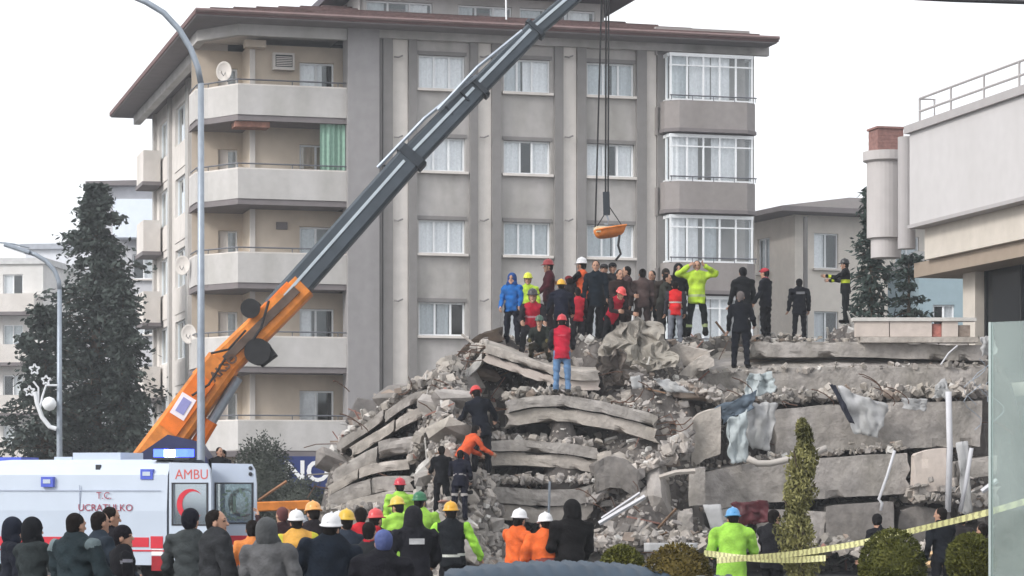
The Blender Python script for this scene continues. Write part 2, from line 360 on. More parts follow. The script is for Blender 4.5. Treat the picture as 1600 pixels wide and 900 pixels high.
# things on the loggias
ac = MB(); x = SA(441, 1.5); z = ZA(441, 98, 1.5)
ac.box(x - .38, x + .38, 1.15, 1.49, z - .3, z + .3, 0); ac.box(x - .3, x + .3, 1.13, 1.16, z - .2, z + .22, 1)
for k in range(6): ac.box(x - .28, x + .28, 1.118, 1.128, z - .17 + k * .06, z - .14 + k * .06, 0)
o = ac.build('air_conditioner', [M_light, M_dark]); o.location = A0; o.rotation_euler = (0, 0, R(15.4)); tag(o, 'boxy air conditioner on the top loggia wall of the grey block', 'air conditioner')
for px, py, lab in ((352, 112, 'white satellite dish on the top corner loggia'), (287, 415, 'white satellite dish hung on the middle of the side wall'), (297, 522, 'white satellite dish on the side wall beside the orange crane boom')):
    q = P(px, py, 89.5 if px > 300 else 91)
    ds = empty('satellite_dish', q, R(-20), lab, 'satellite dish', 'satellite dishes on the grey block')
    d_ = MB(); d_.lathe([(.02, 0), (.2, -.03), (.36, -.1), (.44, -.17), (.45, -.16), (.36, -.08), (.2, -.01), (.001, .02)], n=18, axis='y', sy=1.15); d_.build('dish', M_light, ds, smooth=True)
    MB().tube([(0, 0, -.05), (0, -.2, -.25), (0, -.5, -.1)], .018, 5).build('feed_arm', M_rail, ds)
    MB().box(-.05, .05, -.58, -.46, -.15, -.04).build('receiver', M_light, ds)
    MB().tube([(0, 0, 0), (0, .3, 0), (0, .3, -.5)], .03, 6).build('bracket', M_rail, ds); ds.scale = (.68, .68, .68)
mb = MB(); z1 = ZA(515, 188, .1); z0 = ZA(515, 266, .1)
curtain_mesh(mb, SA(500, .1), xl - .03, .12, z0, z1, .05, 16)
o = mb.build('awning_curtain', mat('green_net', lin((134, 166, 150)), .9, .1, 8), smooth=True); o.location = A0; o.rotation_euler = (0, 0, R(15.4)); tag(o, 'pale green curtain hanging in the second loggia of the grey block', 'curtain')
MB().box(SA(366, .3), SA(420, .3), .1, .9, par_top[0] - 1.42, par_top[0] - 1.225).build('rusty_beam', mat('rust_red', lin((150, 108, 94)), .9, .3, 5), bA)
MB().box(SA(380, 1.4), SA(412, 1.4), .9, 1.39, par_top[0] + 1.5, par_top[0] + 1.75).build('rusty_beam', M_cream, bA)
mb = MB(); mb.box(-.2, .2, -.03, .03, -.13, .13); o = mb.build('wall_vent', M_soff, bA); o.location = (SA(440, 1.5), 1.46, ZA(440, 353, 1.5))
# left side face: local plane x = LW, facing left, 23 m deep
DL = 23.0
def YA(px): k = (px - 800) / FPX; return (A0.x + UX * LW - k * (A0.y + UY * LW)) / (k * UX + UY)
yw = [(6.0, 7.6), (9.5, 11.1), (YA(292), YA(274)), (YA(262), YA(249))]
mb = MB(); hl = [(a, b, z - 1.5, z + .05) for a, b in yw for z in ZT]
wall_holes(mb, 3.2, DL, 0, wtop, 0, hl)
sw = mb.build('wall', M_light, bA); sw.rotation_euler = (0, 0, R(90)); sw.location = (LW, 0, 0)  # side in lighter stucco than the front, its sunlight painted into the colour
sw.scale = (1, -1, 1)
MB().add([(LX, 3.3, 0), (LW, 3.3, 0), (LW, 3.3, wtop), (LX, 3.3, wtop)], [(0, 1, 2, 3)]).build('wall', M_light, bA)
for ci, (a, b) in enumerate(yw):
    for i, z in enumerate(ZT):
        w_ = MB(); w_.box(LW + .1, LW + .17, a, a + .06, z - 1.5, z + .05); w_.box(LW + .1, LW + .17, b - .06, b, z - 1.5, z + .05); w_.box(LW + .098, LW + .168, (a + b) / 2 - .03, (a + b) / 2 + .03, z - 1.5, z + .05)
        w_.box(LW + .102, LW + .166, a + .06, b - .06, z - 1.5, z - 1.44); w_.box(LW + .102, LW + .166, a + .06, b - .06, z - .01, z + .05)
        wn = w_.build('window', M_white, bA)
        MB().add([(LW + .135, a, z - 1.5), (LW + .135, b, z - 1.5), (LW + .135, b, z + .05), (LW + .135, a, z + .05)], [(0, 1, 2, 3)]).build('pane', M_glass, wn, fix=False)
        MB().box(LW + .3, LW + .32, a, b if (i + ci) % 2 else (a + b) / 2, z - 1.45, z).build('curtain', M_curt2, wn)
        MB().box(LW - .035, LW - .003, a - .05, b + .05, z - FH + .35, z - 1.62).build('panel', M_light, bA)
for y in (4.4, 12.6, YA(299), YA(269), YA(245)): MB().box(LW - .14, LW - .002, y, y + .45, 0, wtop).build('pilaster', M_para, bA)
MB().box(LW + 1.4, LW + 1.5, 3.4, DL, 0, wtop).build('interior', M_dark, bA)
for i, py in enumerate((272, 378, 486, 600)):                # little balconies at the far end of the side
    z = PZ(py, 111.5)
    b_ = MB().box(LW - .85, LW - .13, DL - 2.6, DL - .3, z - .7, z + .62).build('side_balcony', M_light, bA)
    MB().box(LW - .9, LW - .1, DL - 2.65, DL - .25, z - .86, z - .704).build('floor_slab', M_soff, b_)
# roof: hipped, with deep dark soffit
ov = 1.35; rx0, rx1, ry0, ry1 = SA(305, -1.35), SA(1217, -1.35), -ov, DL + 1.2; rz = EZ; rr = 2.75; hd = (rx1 - rx0) / 2
rb = MB()
rb.add([(rx0, ry0, rz + .2), (rx1, ry0, rz + .2), (rx1, ry1, rz + .2), (rx0, ry1, rz + .2), (rx0 + hd, ry0 + hd, rz + rr), (rx0 + hd, ry1 - hd, rz + rr)],
       [(0, 1, 4), (1, 2, 5, 4), (2, 3, 5), (3, 0, 4, 5)])
roof = rb.build('roof', M_roof, bA)
MB().box(rx0, rx1, ry0, ry1, rz + .03, rz + .196).build('fascia', mat('fascia_brown', lin((108, 84, 82)), .8, .1, 3), roof)
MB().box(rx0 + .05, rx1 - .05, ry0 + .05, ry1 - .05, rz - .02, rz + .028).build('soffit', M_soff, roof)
# the ring beam below the soffit that closes the loggia tops
MB().prism([(xl + .3, -.12), (SA(371), -.12), (LX + .2, 1.2), (LX - .05, 1.55), (LX - .05, 3.4), (LX + .25, 3.4), (LX + .25, 1.7), (SA(371) + .1, .15), (xl + .3, .15)], wtop - .42, wtop - .024).build('ring_beam', M_para, bA)
MB().box(LW - .9, LW - .6, 3.45, DL + .4, wtop - .42, wtop - .024).build('ring_beam', M_para, bA)
MB().prism([(xl, .15), (SA(371), .15), (LX, 1.6), (LX, 3.3), (xl, 3.3)], wtop - .2, wtop - .1).build('loggia_ceiling', M_light, bA)
MB().tube([(rx0, ry0 - .05, rz + .16), (rx1, ry0 - .05, rz + .16)], .07, 6).build('gutter', mat('gutter', lin((120, 100, 98)), .6, .1, 4), roof)
tl = MB()
for j in range(10):                                           # courses of the tiles on the front slope
    t = (j + .5) / 11.0; y = ry0 + hd * t; z = rz + .2 + (rr - .2) * t + .02; ins = hd * t
    tl.beam((rx0 + ins + .1, y, z), (rx1 - ins - .1, y, z), .12, .05)
tl.build('tile_course', M_roof, roof)
# penthouse
pd = 2.6; p0, p1 = SA(562, pd), SA(944, pd); pz0 = rz + .4; pz1 = rz + 2.45
ph = MB(); ww = []
for a, b in ((572, 676), (716, 800), (812, 930)): ww.append((SA(a, pd), SA(b, pd), pz0 + .25, pz0 + 1.15))
wall_holes(ph, p0, p1, pz0, pz1, pd, ww); ph.box(p0, p0 + .1, pd, pd + 6, pz0, pz1); ph.box(p1 - .1, p1, pd, pd + 6, pz0, pz1)
pe = ph.build('penthouse', M_para, bA)
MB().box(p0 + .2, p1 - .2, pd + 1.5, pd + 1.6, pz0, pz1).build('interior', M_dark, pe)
for a, b, c, d in ww: window(bA, a + .004, b - .004, c + .01, d - .01, pd + .1, (.33, .66), ((0, .3, 1), (.6, .95, 0)), sill=False)
MB().box(p0 - .9, p1 + .85, pd - 1.1, pd + 7, pz1 - .62, pz1 - .38).build('roof', mat('penthouse_roof', lin((88, 84, 90)), .8, .1, 4), pe)
MB().tube([(SA(791, 0), 0, rz + .6), (SA(789, 0), 0, rz + 3.5)], .03, 6).build('antenna', M_white, pe)
# ground floor shop sign
sx0, sx1 = SA(424, -.45), SA(640, -.45)
sg = empty('shop_sign', A0, R(15.4), 'dark blue shop fascia sign with white letters behind the bush', 'sign')
MB().box(sx0, sx1, -.6, -.45, ZA(480, 780, -.5), ZA(480, 713, -.5)).build('board', mat('sign_blue', lin((44, 58, 112)), .5, .06, 3), sg)
text_mesh('NO', 1.02, mat('sign_white', (.85, .85, .85), .5, .02), sg, (SA(479, -.62), -.61, ZA(480, 738, -.6)), (R(90), 0, 0), ext=.02, bold=.02)
MB().box(xl - 5, xr, -.42, -.33, ZA(480, 714, -.5), ZA(480, 706, -.5)).build('string_course', M_soff, bA)
MB().box(SA(372, -.3), xl, -.3, .1, 0, ZA(480, 716, -.5)).build('wall', M_front, bA)

# ================================================================ other buildings
def block(name, label, loc, rz, w, d, h, floors, cols, wallm, roofm=None, over=.8, rise=1.2, balc=(), side_cols=3, zsill=1.0, wh=1.35, ww=1.2, gnd=0, flat=False):
    """plain block: front on local y=0 (x from 0 to w), left side on x=0; windows on both"""
    b = empty(name, loc, rz, label, 'building'); fh = h / floors
    holes = []; hs = []
    for i in range(gnd, floors):
        for c in cols: holes.append((w * c - ww / 2, w * c + ww / 2, i * fh + zsill, i * fh + zsill + wh))
        for c in range(side_cols): t = d * (c + .5) / side_cols; hs.append((t - ww / 2, t + ww / 2, i * fh + zsill, i * fh + zsill + wh))
    mb = MB(); wall_holes(mb, 0, w, 0, h, 0, holes); mb.build('wall', wallm, b); MB().add([(0, d, 0), (w, d, 0), (w, d, h), (0, d, h)], [(0, 1, 2, 3)]).build('wall', wallm, b)
    m2 = MB(); wall_holes(m2, 0, d, 0, h, 0, hs); MB().add([(w, 0, 0), (w, d, 0), (w, d, h), (w, 0, h)], [(0, 1, 2, 3)]).build('wall', wallm, b)
    s_ = m2.build('wall', wallm, b); s_.rotation_euler = (0, 0, R(90)); s_.scale = (1, -1, 1)
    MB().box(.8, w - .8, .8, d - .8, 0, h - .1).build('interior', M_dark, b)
    for j, (a, c, e, f) in enumerate(holes): window(b, a + .004, c - .004, e + .004, f - .004, .1, (.5,), (((0, .5, 0),), ((0, 1, 1),), ((.5, 1, 0),))[j % 3])
    for j, (a, c, e, f) in enumerate(hs):
        q = window(b, a + .004, c - .004, e + .004, f - .004, .1, (.5,), (((0, .5, 0),), ((0, 1, 1),), ((.5, 1, 0),))[j % 3])
        q.rotation_euler = (0, 0, R(90)); q.scale = (1, -1, 1)
    if roofm:
        o_ = over; k = min(w, d) / 2 + o_
        r_ = MB()
        if flat: r_.box(-o_, w + o_, -o_, d + o_, h, h + .35)
        elif w >= d: r_.add([(-o_, -o_, h + .22), (w + o_, -o_, h + .22), (w + o_, d + o_, h + .22), (-o_, d + o_, h + .22), (-o_ + k, d / 2, h + rise), (w + o_ - k, d / 2, h + rise)], [(0, 1, 5, 4), (1, 2, 5), (2, 3, 4, 5), (3, 0, 4)])
        else: r_.add([(-o_, -o_, h + .22), (w + o_, -o_, h + .22), (w + o_, d + o_, h + .22), (-o_, d + o_, h + .22), (w / 2, -o_ + k, h + rise), (w / 2, d + o_ - k, h + rise)], [(0, 1, 4), (1, 2, 5, 4), (2, 3, 5), (3, 0, 4, 5)])
        ro = r_.build('roof', roofm, b)
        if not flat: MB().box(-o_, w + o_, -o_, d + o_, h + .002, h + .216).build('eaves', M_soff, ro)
    for (x0, x1, i) in balc:
        z = i * fh + .1
        q = MB().box(x0, x1, -1.1, -.003, z, z + 1.05).build('balcony', M_light, b)
        MB().box(x0 - .06, x1 + .06, -1.16, -.003, z - .2, z - .003).build('floor_slab', M_soff, q)
    return b
AZ = R(15.4)
# cream house behind the heap on the right; its long face turns to the street
q = P(1240, 750, 112); HB = PZ(318, 112)
block('cream_house', 'cream house with dark overhanging eaves behind the fir on the right', (q.x, q.y - .5, 0), AZ + R(6), 14, 12, PZ(337, 112), 4, (.11, .4, .7), mat('cream_wall', lin((222, 214, 205)), .9, .05, 3, stain=.1), mat('old_roof', lin((104, 98, 96)), .85, .2, 6), over=1.3, rise=1.6, side_cols=2, gnd=1, wh=1.55, zsill=1.1)
q = P(1246, 750, 111); MB().tube([(q.x + .3, q.y - .4, 0), (q.x + .3, q.y - .4, PZ(340, 111))], .1, 8).build('drainpipe', M_rib); tag(bpy.data.objects['drainpipe'], 'grey drainpipe down the corner of the cream house', 'drainpipe')
# low house with red roof between the two
q = P(1150, 750, 128)
block('red_roof_house', 'low house with a red roof glimpsed between the grey block and cream house', (q.x, 128, 0), R(4), 9, 9, PZ(412, 128), 3, (.3, .7), mat('pinkish_wall', lin((176, 160, 158)), .9, .06, 3), mat('red_roof', lin((150, 104, 98)), .85, .2, 8), rise=2.0, gnd=1)
# teal house right of the fir
q = P(1436, 750, 96)
block('teal_house', 'grey teal house with one white window right of the fir', (q.x, 96, 0), R(0), 8, 8, PZ(408, 96), 3, (.115,), mat('teal_wall', lin((142, 160, 168)), .9, .05, 3), mat('flat_roof', lin((150, 150, 150)), .9, .1, 4), over=.2, flat=True, side_cols=1, ww=.8, wh=1.2, zsill=.6)
# pale blocks on the far left
q = P(-120, 750, 150)
block('white_block', 'white balconied apartment block at the far left edge', (q.x, 150, 0), R(-6), 7.2, 12, PZ(414, 150), 5, (.4, .75), mat('white_wall', lin((214, 212, 210)), .9, .05, 3, stain=.1), mat('flat_roof2', lin((196, 196, 196)), .9, .1, 4), over=.15, flat=True, balc=[(3.6, 7.0, i) for i in range(1, 5)])
q = P(40, 750, 165)
block('stepped_block', 'pale grey block with stepped parapet left of the big cedar', (q.x, 165, 0), R(-6), 7.5, 12, PZ(390, 165), 5, (.3, .7), mat('pale_wall', lin((214, 216, 222)), .9, .05, 3, stain=.1), mat('flat_roof3', lin((160, 164, 172)), .9, .1, 4), over=.3, flat=True)
q = P(160, 750, 140)
block('rear_block', 'grey block with a low dark roof between the cedar and the apartment block', (q.x, 140, 0), R(0), 9, 10, PZ(292, 140), 6, (.25, .7), mat('grey_wall', lin((196, 196, 200)), .9, .05, 3), mat('dark_roof', lin((110, 104, 104)), .85, .2, 6), rise=1.0)
q = P(178, 395, 139); MB().box(q.x, q.x + 2.2, 138.6, 139.9, PZ(372, 139), PZ(312, 139)).build('rooftop_cabin', mat('bluish_white', lin((222, 230, 242)), .7, .03, 3)); tag(bpy.data.objects['rooftop_cabin'], 'bluish white cabin front beside the top of the cedar', 'cabin')

# ---- building with the big white overhang on the right
vv = Vector((-.235, .972, 0)); uu = Vector((.972, .235, 0))
oC = P(1428, 750, 69); oC.z = 0
bC = empty('overhang_building', oC, math.atan2(-.235, .972) * -1 * -1, 'white building with a jutting upper storey and rooftop railing at right', 'building')
bC.rotation_euler = (0, 0, math.atan2(uu.y, uu.x))          # local x = uu (right/away), local y = vv (away); street face is x = 0
def ZC(px, py, Y): return CAMZ + (HOR - py) * Y / FPX
zt_, zb_ = ZC(1430, 207, 69), ZC(1430, 350, 69)
Mw = mat('panel_white', lin((190, 187, 187)), .7, .03, 3, stain=.06); Mg = mat('trim_grey', lin((164, 160, 160)), .8, .04, 3); Mc = mat('render_cream', lin((200, 192, 182)), .9, .05, 3, stain=.1)
MB().box(0, 10, -16, .3, zb_, zt_).build('upper_storey', Mw, bC)
MB().box(-.12, 10, -16, .42, zt_ + .004, zt_ + .22).build('coping', Mg, bC)
MB().box(-.05, 10, -16, .35, zb_ - .1, zb_ - .004).build('trim', Mg, bC)
MB().box(.35, 10, -16, .1, zb_ - .95, zb_ - .104).build('lower_band', Mc, bC)
MB().box(.5, 10, -16, 1.2, zb_ - 1.35, zb_ - .954).build('soffit', mat('soffit_beige', lin((150, 136, 122)), .85, .06, 3), bC)
cy = MB(); cy.lathe([(.001, zb_ - .75), (.42, zb_ - .73), (.42, zb_ - .2), (.53, zb_ - .18), (.53, zt_ - .55), (.64, zt_ - .5), (.64, zt_ - .25), (.001, zt_ - .24)], (.1, 2.25, 0), 28)
cy.build('round_turret', mat('turret_grey', lin((182, 177, 176)), .85, .04, 3, stain=.08), bC, smooth=False)
MB().lathe([(.001, zb_ - .6), (.24, zb_ - .6), (.24, zt_ - .02), (.001, zt_ - .02)], (.12, .8, 0), 20).build('round_pier', Mg, bC, smooth=False)
ch = MB()
for k in range(6): ch.box(-.28 + .004 * (k % 2), .48 - .004 * (k % 2), 1.9 + .004 * (k % 2), 2.6, zt_ - .238 + .1 * k, zt_ - .142 + .1 * k)
ch.box(-.32, .52, 1.86, 2.64, zt_ + .363, zt_ + .42)
ch.build('brick_chimney', mat('brick_red', lin((138, 104, 98)), .9, .2, 10), bC)
ra = MB()
for k in range(9): y = .2 - k * 2.1; ra.tube([(.25, y, zt_ + .2), (.25, y, zt_ + .95)], .035, 6)
for z in (.95, .6): ra.tube([(.25, .2, zt_ + z), (.25, -15, zt_ + z)], .035, 6)
ra.tube([(.25, .25, zt_ + .95), (.7, .25, zt_ + .95), (.7, .25, zt_ + .2)], .035, 6)
ra.build('roof_railing', Mg, bC)
MB().box(1.2, 1.72, -1.3, -.5, 0, zb_ - 1.354).build('pillar', Mc, bC)
MB().box(2.6, 9, -1.2, -1.0, 0, zb_ - 1.356).build('rear_wall', Mc, bC)
dgl = MB().box(1.45, 1.53, -14, -1.32, zb_ - 4.4, zb_ - 1.358).build('dark_glazing', mat('dark_glass', (.012, .014, .016), .15, .3, 1, spec=.2), bC)
for k in range(6): MB().box(1.41, 1.448, -1.5 - k * 2.2, -1.42 - k * 2.2, zb_ - 4.4, zb_ - 1.36).build('mullion', M_black, dgl)
MB().box(1.2, 9, -15, -1.31, zb_ - 4.75, zb_ - 4.404).build('ledge', Mc, bC)
MB().box(1.44, 9, -15, -1.31, 0, zb_ - 4.754).build('wall', M_para, bC)
# dark cable at the very top right, as in the photograph
a_, b_ = P(1365, -6, 34), P(1620, 4, 31)
mb = MB().tube([a_, (a_ + b_) / 2 + Vector((0, 0, -.01)), b_], .03, 6); mb.build('overhead_cable', M_black); tag(bpy.data.objects['overhead_cable'], 'dark overhead cable crossing the top right corner', 'cable')
# ================================================================ the rubble heap
C_lt = mat('concrete_light', lin((180, 172, 165)), .95, .2, 4, .9, bscale=12, stain=.36)
C_gr = mat('concrete_grey', lin((164, 158, 154)), .95, .22, 4, .9, bscale=12, stain=.42)
C_dk = mat('concrete_dark', lin((128, 123, 120)), .95, .2, 5, .6, bscale=14, stain=.3)
C_ws = mat('plaster_white', lin((198, 195, 191)), .92, .1, 5, .4, bscale=16, stain=.2)
C_bn = mat('screed_brown', lin((150, 136, 126)), .95, .2, 5, .6, bscale=14, stain=.3)
C_pk = mat('plaster_pink', lin((200, 188, 180)), .92, .08, 5, .3, bscale=14, stain=.2)
C_dust_shade = mat('rubble_dust_shade', lin((100, 95, 92)), .97, .3, 3.5, 1.0, bscale=9, stain=.3)  # dust tone darkened, shade of the gaps between pieces painted in
M_rebar = mat('rusty_rebar', lin((96, 72, 60)), .9, .3, 20)
# feet of everyone who stands on the heap: photo column, row of the soles, distance
FEET = {}
def foot(k, px, py, Y): FEET[k] = P(px, py, Y)
foot('blue', 800, 538, 60.5); foot('hiv1', 825, 540, 61.5); foot('maroon', 858, 526, 62.6); foot('yelnavy', 877, 546, 60.4)
foot('orange', 910, 526, 62.6); foot('navy6', 931, 528, 61.9); foot('teal7', 957, 530, 63); foot('camo8', 980, 532, 62.4)
foot('camo9', 1004, 532, 61.8); foot('olive', 1034, 534, 61.3); foot('redv', 1055, 538, 60.3); foot('hivis', 1089, 524, 60.6)
foot('hood13', 1060, 528, 62); foot('blk14', 1161, 531, 62.2); foot('cap15', 1196, 531, 61.4); foot('blk16', 1157, 575, 60.2); foot('ext1', 944, 532, 62.9); foot('ext2', 968, 535, 61.5); foot('ext3', 1019, 534, 62.7); foot('ext4', 889, 541, 61.7); foot('ext5', 1040, 536, 62.4)
foot('blk17', 1249, 531, 61.5); foot('fire', 1321, 504, 62.6); foot('redcr', 955, 553, 59.4); foot('redsit', 832, 552, 59.9)
foot('jeans', 878, 612, 57.3); foot('crouch', 846, 566, 59); foot('red23', 903, 546, 61)
foot('navy24', 752, 738, 54.6); foot('orbend', 722, 772, 54.0); foot('dark26', 690, 806, 53.4); foot('navy27', 718, 812, 53.0)
foot('gr28', 625, 892, 47.5)
PXT = [(470, .15), (497, .9), (520, 2.4), (560, 3.2), (600, 3.6), (640, 4.1), (700, 4.5), (745, 4.95), (790, 5.2), (900, 5.2), (1000, 5.25), (1100, 5.2), (1180, 5.05), (1540, 5.0), (1580, 4.4), (1640, .3)]
def ztop(X, Y=60):
    px = X * FPX / Y + 800
    for (a, za), (b, zb) in zip(PXT, PXT[1:]):
        if px <= b: t = max(0, (px - a) / (b - a)); return za + (zb - za) * t
    return .05
def yfront(X):
    px = X * FPX / 58 + 800
    y = 56.6
    y -= 5.0 * math.exp(-((px - 700) / 42) ** 2)
    y += 2.6 * sstep((px - 1080) / 70) + 1.1 * math.exp(-((px - 850) / 70) ** 4) + .8 * math.exp(-((px - 560) / 60) ** 4)           # tongue of debris where rescuers climb
    y -= 2.4 * math.exp(-((px - 1000) / 80) ** 2)           # debris cascade in the middle
    return y
def sstep(t): t = max(0, min(1, t)); return t * t * (3 - 2 * t)
def h0(X, Y):
    px = X * FPX / 58 + 800
    if px > 1060: px0 = px
    w = 3.4 + 2.0 * math.exp(-((px - 1000) / 80) ** 2) + 2.4 * math.exp(-((px - 700) / 55) ** 2)
    f = max(0, min(1, (Y - yfront(X)) / w)); f = .55 * f + .45 * sstep(f)
    back = 1 - sstep((Y - 67) / 5)
    n = mnoise.fractal(Vector((X * .9, Y * .9, 3.1)), 1.0, 2.1, 4) * .32 + abs(mnoise.noise(Vector((X * 2.6, Y * 2.6, 9)))) * .22
    return (ztop(X, max(Y, 57)) * f + n * min(1, f * 4)) * back
_fk = list(FEET.values()); _A = np.array([[math.exp(-((a.x - b.x) ** 2 + (a.y - b.y) ** 2) / .55 ** 2) for b in _fk] for a in _fk])
_w = np.linalg.lstsq(_A + np.eye(len(_fk)) * .02, np.array([a.z - h0(a.x, a.y) - .03 for a in _fk]), rcond=None)[0]
def H(X, Y):
    z = h0(X, Y)
    for p_, w_ in zip(_fk, _w):
        d2 = (X - p_.x) ** 2 + (Y - p_.y) ** 2
        if d2 < 2.2: z += w_ * math.exp(-d2 / .55 ** 2)
    return z
gx = np.arange(-5.2, 13.2, .13); gy = np.arange(49.5, 73, .15)
V = [(x, y, H(x, y)) for y in gy for x in gx]; nx = len(gx)
F = [(j * nx + i, j * nx + i + 1, (j + 1) * nx + i + 1, (j + 1) * nx + i) for j in range(len(gy) - 1) for i in range(nx - 1)
     if max(V[j * nx + i][2], V[(j + 1) * nx + i + 1][2], V[j * nx + i + 1][2]) > .012]
heap = link('rubble_mound', mesh_np('rubble_mound', V, F, [C_dust_shade], smooth=False))
tag(heap, 'grey dusty mass of crushed rubble under the broken slabs', 'rubble', kind='stuff')

# ---- broken pieces
def hull(pts):
    bm = bmesh.new(); [bm.verts.new(p) for p in pts]
    r = bmesh.ops.convex_hull(bm, input=bm.verts)
    bmesh.ops.delete(bm, geom=[e for e in r['geom_interior'] if isinstance(e, bmesh.types.BMVert)], context='VERTS')
    bmesh.ops.triangulate(bm, faces=bm.faces); bm.normal_update()
    bmesh.ops.recalc_face_normals(bm, faces=bm.faces)
    bm.verts.index_update(); v = np.array([q.co[:] for q in bm.verts], np.float32); f = np.array([[q.index for q in t.verts] for t in bm.faces], np.int32); bm.free(); return v, f
POOL = []
for k in range(18):
    an = [(1, .7, .5), (1, .85, .3), (1, .5, .35), (1, .9, .7), (1, .35, .22), (1, .8, .16)][k % 6]
    pts = [(rng.uniform(-.5, .5) * an[0], rng.uniform(-.5, .5) * an[1], rng.uniform(-.5, .5) * an[2]) for _ in range(11)]
    pts += [(sx * .42 * an[0] * rng.uniform(.6, 1), sy * .42 * an[1] * rng.uniform(.6, 1), sz * .42 * an[2]) for sx in (-1, 1) for sy in (-1, 1) for sz in (-1, 1)]
    POOL.append(hull(pts))
CM = [C_lt, C_gr, C_dk, C_ws, C_bn]
CHM = [[None] * 18 for _ in CM]
def chunk_mesh(k, m):
    if CHM[m][k] is None: CHM[m][k] = mesh_np('concrete_chunk', POOL[k][0], POOL[k][1], [CM[m]])
    return CHM[m][k]
def rand_rot(flat=.5):
    a = Matrix.Rotation(rng.uniform(0, 2 * PI), 3, 'Z') @ Matrix.Rotation(rng.normal(0, flat), 3, 'X') @ Matrix.Rotation(rng.normal(0, flat), 3, 'Y'); return a
spots = []
def surf_point():
    while True:
        px = rng.uniform(500, 1560); X = PX(px, 58.5); yf = yfront(X)
        Y = yf + rng.uniform(-.5, 5.0); z = H(X, Y)
        if z > .1 or rng.random() < .25: return X, Y, z
NCH = 290
for i in range(NCH):
    X, Y, z = surf_point(); s = .3 + 1.15 * rng.random() ** 2.2; kk = int(rng.choice([1, 5, 7, 11, 13, 17, 4, 10])) if s > .7 or rng.random() < .4 else int(rng.integers(18))
    if any((X - f.x) ** 2 + (Y - f.y) ** 2 < (.3 + s * .5) ** 2 and f.z - z > -.6 for f in _fk): s *= .35
    cmi = int(rng.choice([0, 0, 1, 1, 1, 2, 3, 4])); o = link('concrete_chunk', chunk_mesh(kk, cmi), None, (X, Y, z + s * .06))
    o.rotation_euler = rand_rot(.5).to_euler(); o.scale = (s, s, s)
    cpx = X * FPX / Y + 800; cpy = HOR - (z - CAMZ) * FPX / Y
    zone = 'on the left flank of the heap' if cpx < 650 else ('on the slope where rescuers climb' if cpx < 760 else ('among the four bent slabs' if cpx < 930 else ('in the debris cascade at the centre' if cpx < 1080 else ('among the flattened storeys on the right' if cpx < 1400 else 'at the right end of the heap'))))
    hgt_ = 'high up' if cpy < 600 else ('halfway up' if cpy < 740 else 'low down')
    tag(o, f"{'big' if s > .75 else 'small'} {('beige', 'grey', 'dark grey', 'whitish', 'brownish')[cmi]} concrete chunk {hgt_} {zone}", 'concrete chunk', 'loose concrete chunks on the rubble heap')
# small debris, one mass
dv, df, dm = [], [], []; off = 0
def frag(X, Y, z, s, m=None, flat=.9, k=None):
    global off
    k = int(rng.integers(18)) if k is None else k; v, f = POOL[k]
    M = np.array(rand_rot(flat)); vv_ = (v * s) @ M.T + np.array([X, Y, z])
    dv.append(vv_); df.append(f + off); dm.append(np.full(len(f), int(rng.choice([0, 0, 1, 1, 2, 3, 4, 5], p=[.25, .12, .25, .13, .15, .05, .04, .01])) if m is None else m)); off += len(v)
for i in range(6000):
    X, Y, z = surf_point(); frag(X, Y, z + .01, .05 + .22 * rng.random() ** 2.5)
def debris_line(path, Y, n, s=.16, spread=(.25, .06), m=None):
    for i in range(n):
        t = rng.random() * (len(path) - 1); k = int(t); t -= k
        px = path[k][0] * (1 - t) + path[k + 1][0] * t; py = path[k][1] * (1 - t) + path[k + 1][1] * t
        q = P(px, py, Y); frag(q.x, q.y + rng.uniform(-.1, spread[0] * 3), q.z + abs(rng.normal(0, spread[1])), s * rng.uniform(.3, 1.3), m)
# sticks: splintered battens, pipes and lath in the debris (small, joined with it)
BT = (np.array([(x, y, z) for x in (-.5, .5) for y in (-.5, .5) for z in (-.5, .5)], np.float32), np.array([(0, 1, 3), (0, 3, 2), (4, 6, 7), (4, 7, 5), (0, 4, 5), (0, 5, 1), (2, 3, 7), (2, 7, 6), (0, 2, 6), (0, 6, 4), (1, 5, 7), (1, 7, 3)], np.int32))
def stick(X, Y, z, L, w, m, rot=None):
    global off
    M = np.array(rot if rot is not None else rand_rot(.7)); v = (BT[0] * np.array([L, w, w * .6])) @ M.T + np.array([X, Y, z]); dv.append(v); df.append(BT[1] + off); dm.append(np.full(12, m)); off += 8
for i in range(260):
    X, Y, z = surf_point(); stick(X, Y, z + .08, rng.uniform(.3, 1.3), rng.uniform(.02, .06), int(rng.choice([0, 3, 3, 4, 5, 6])))

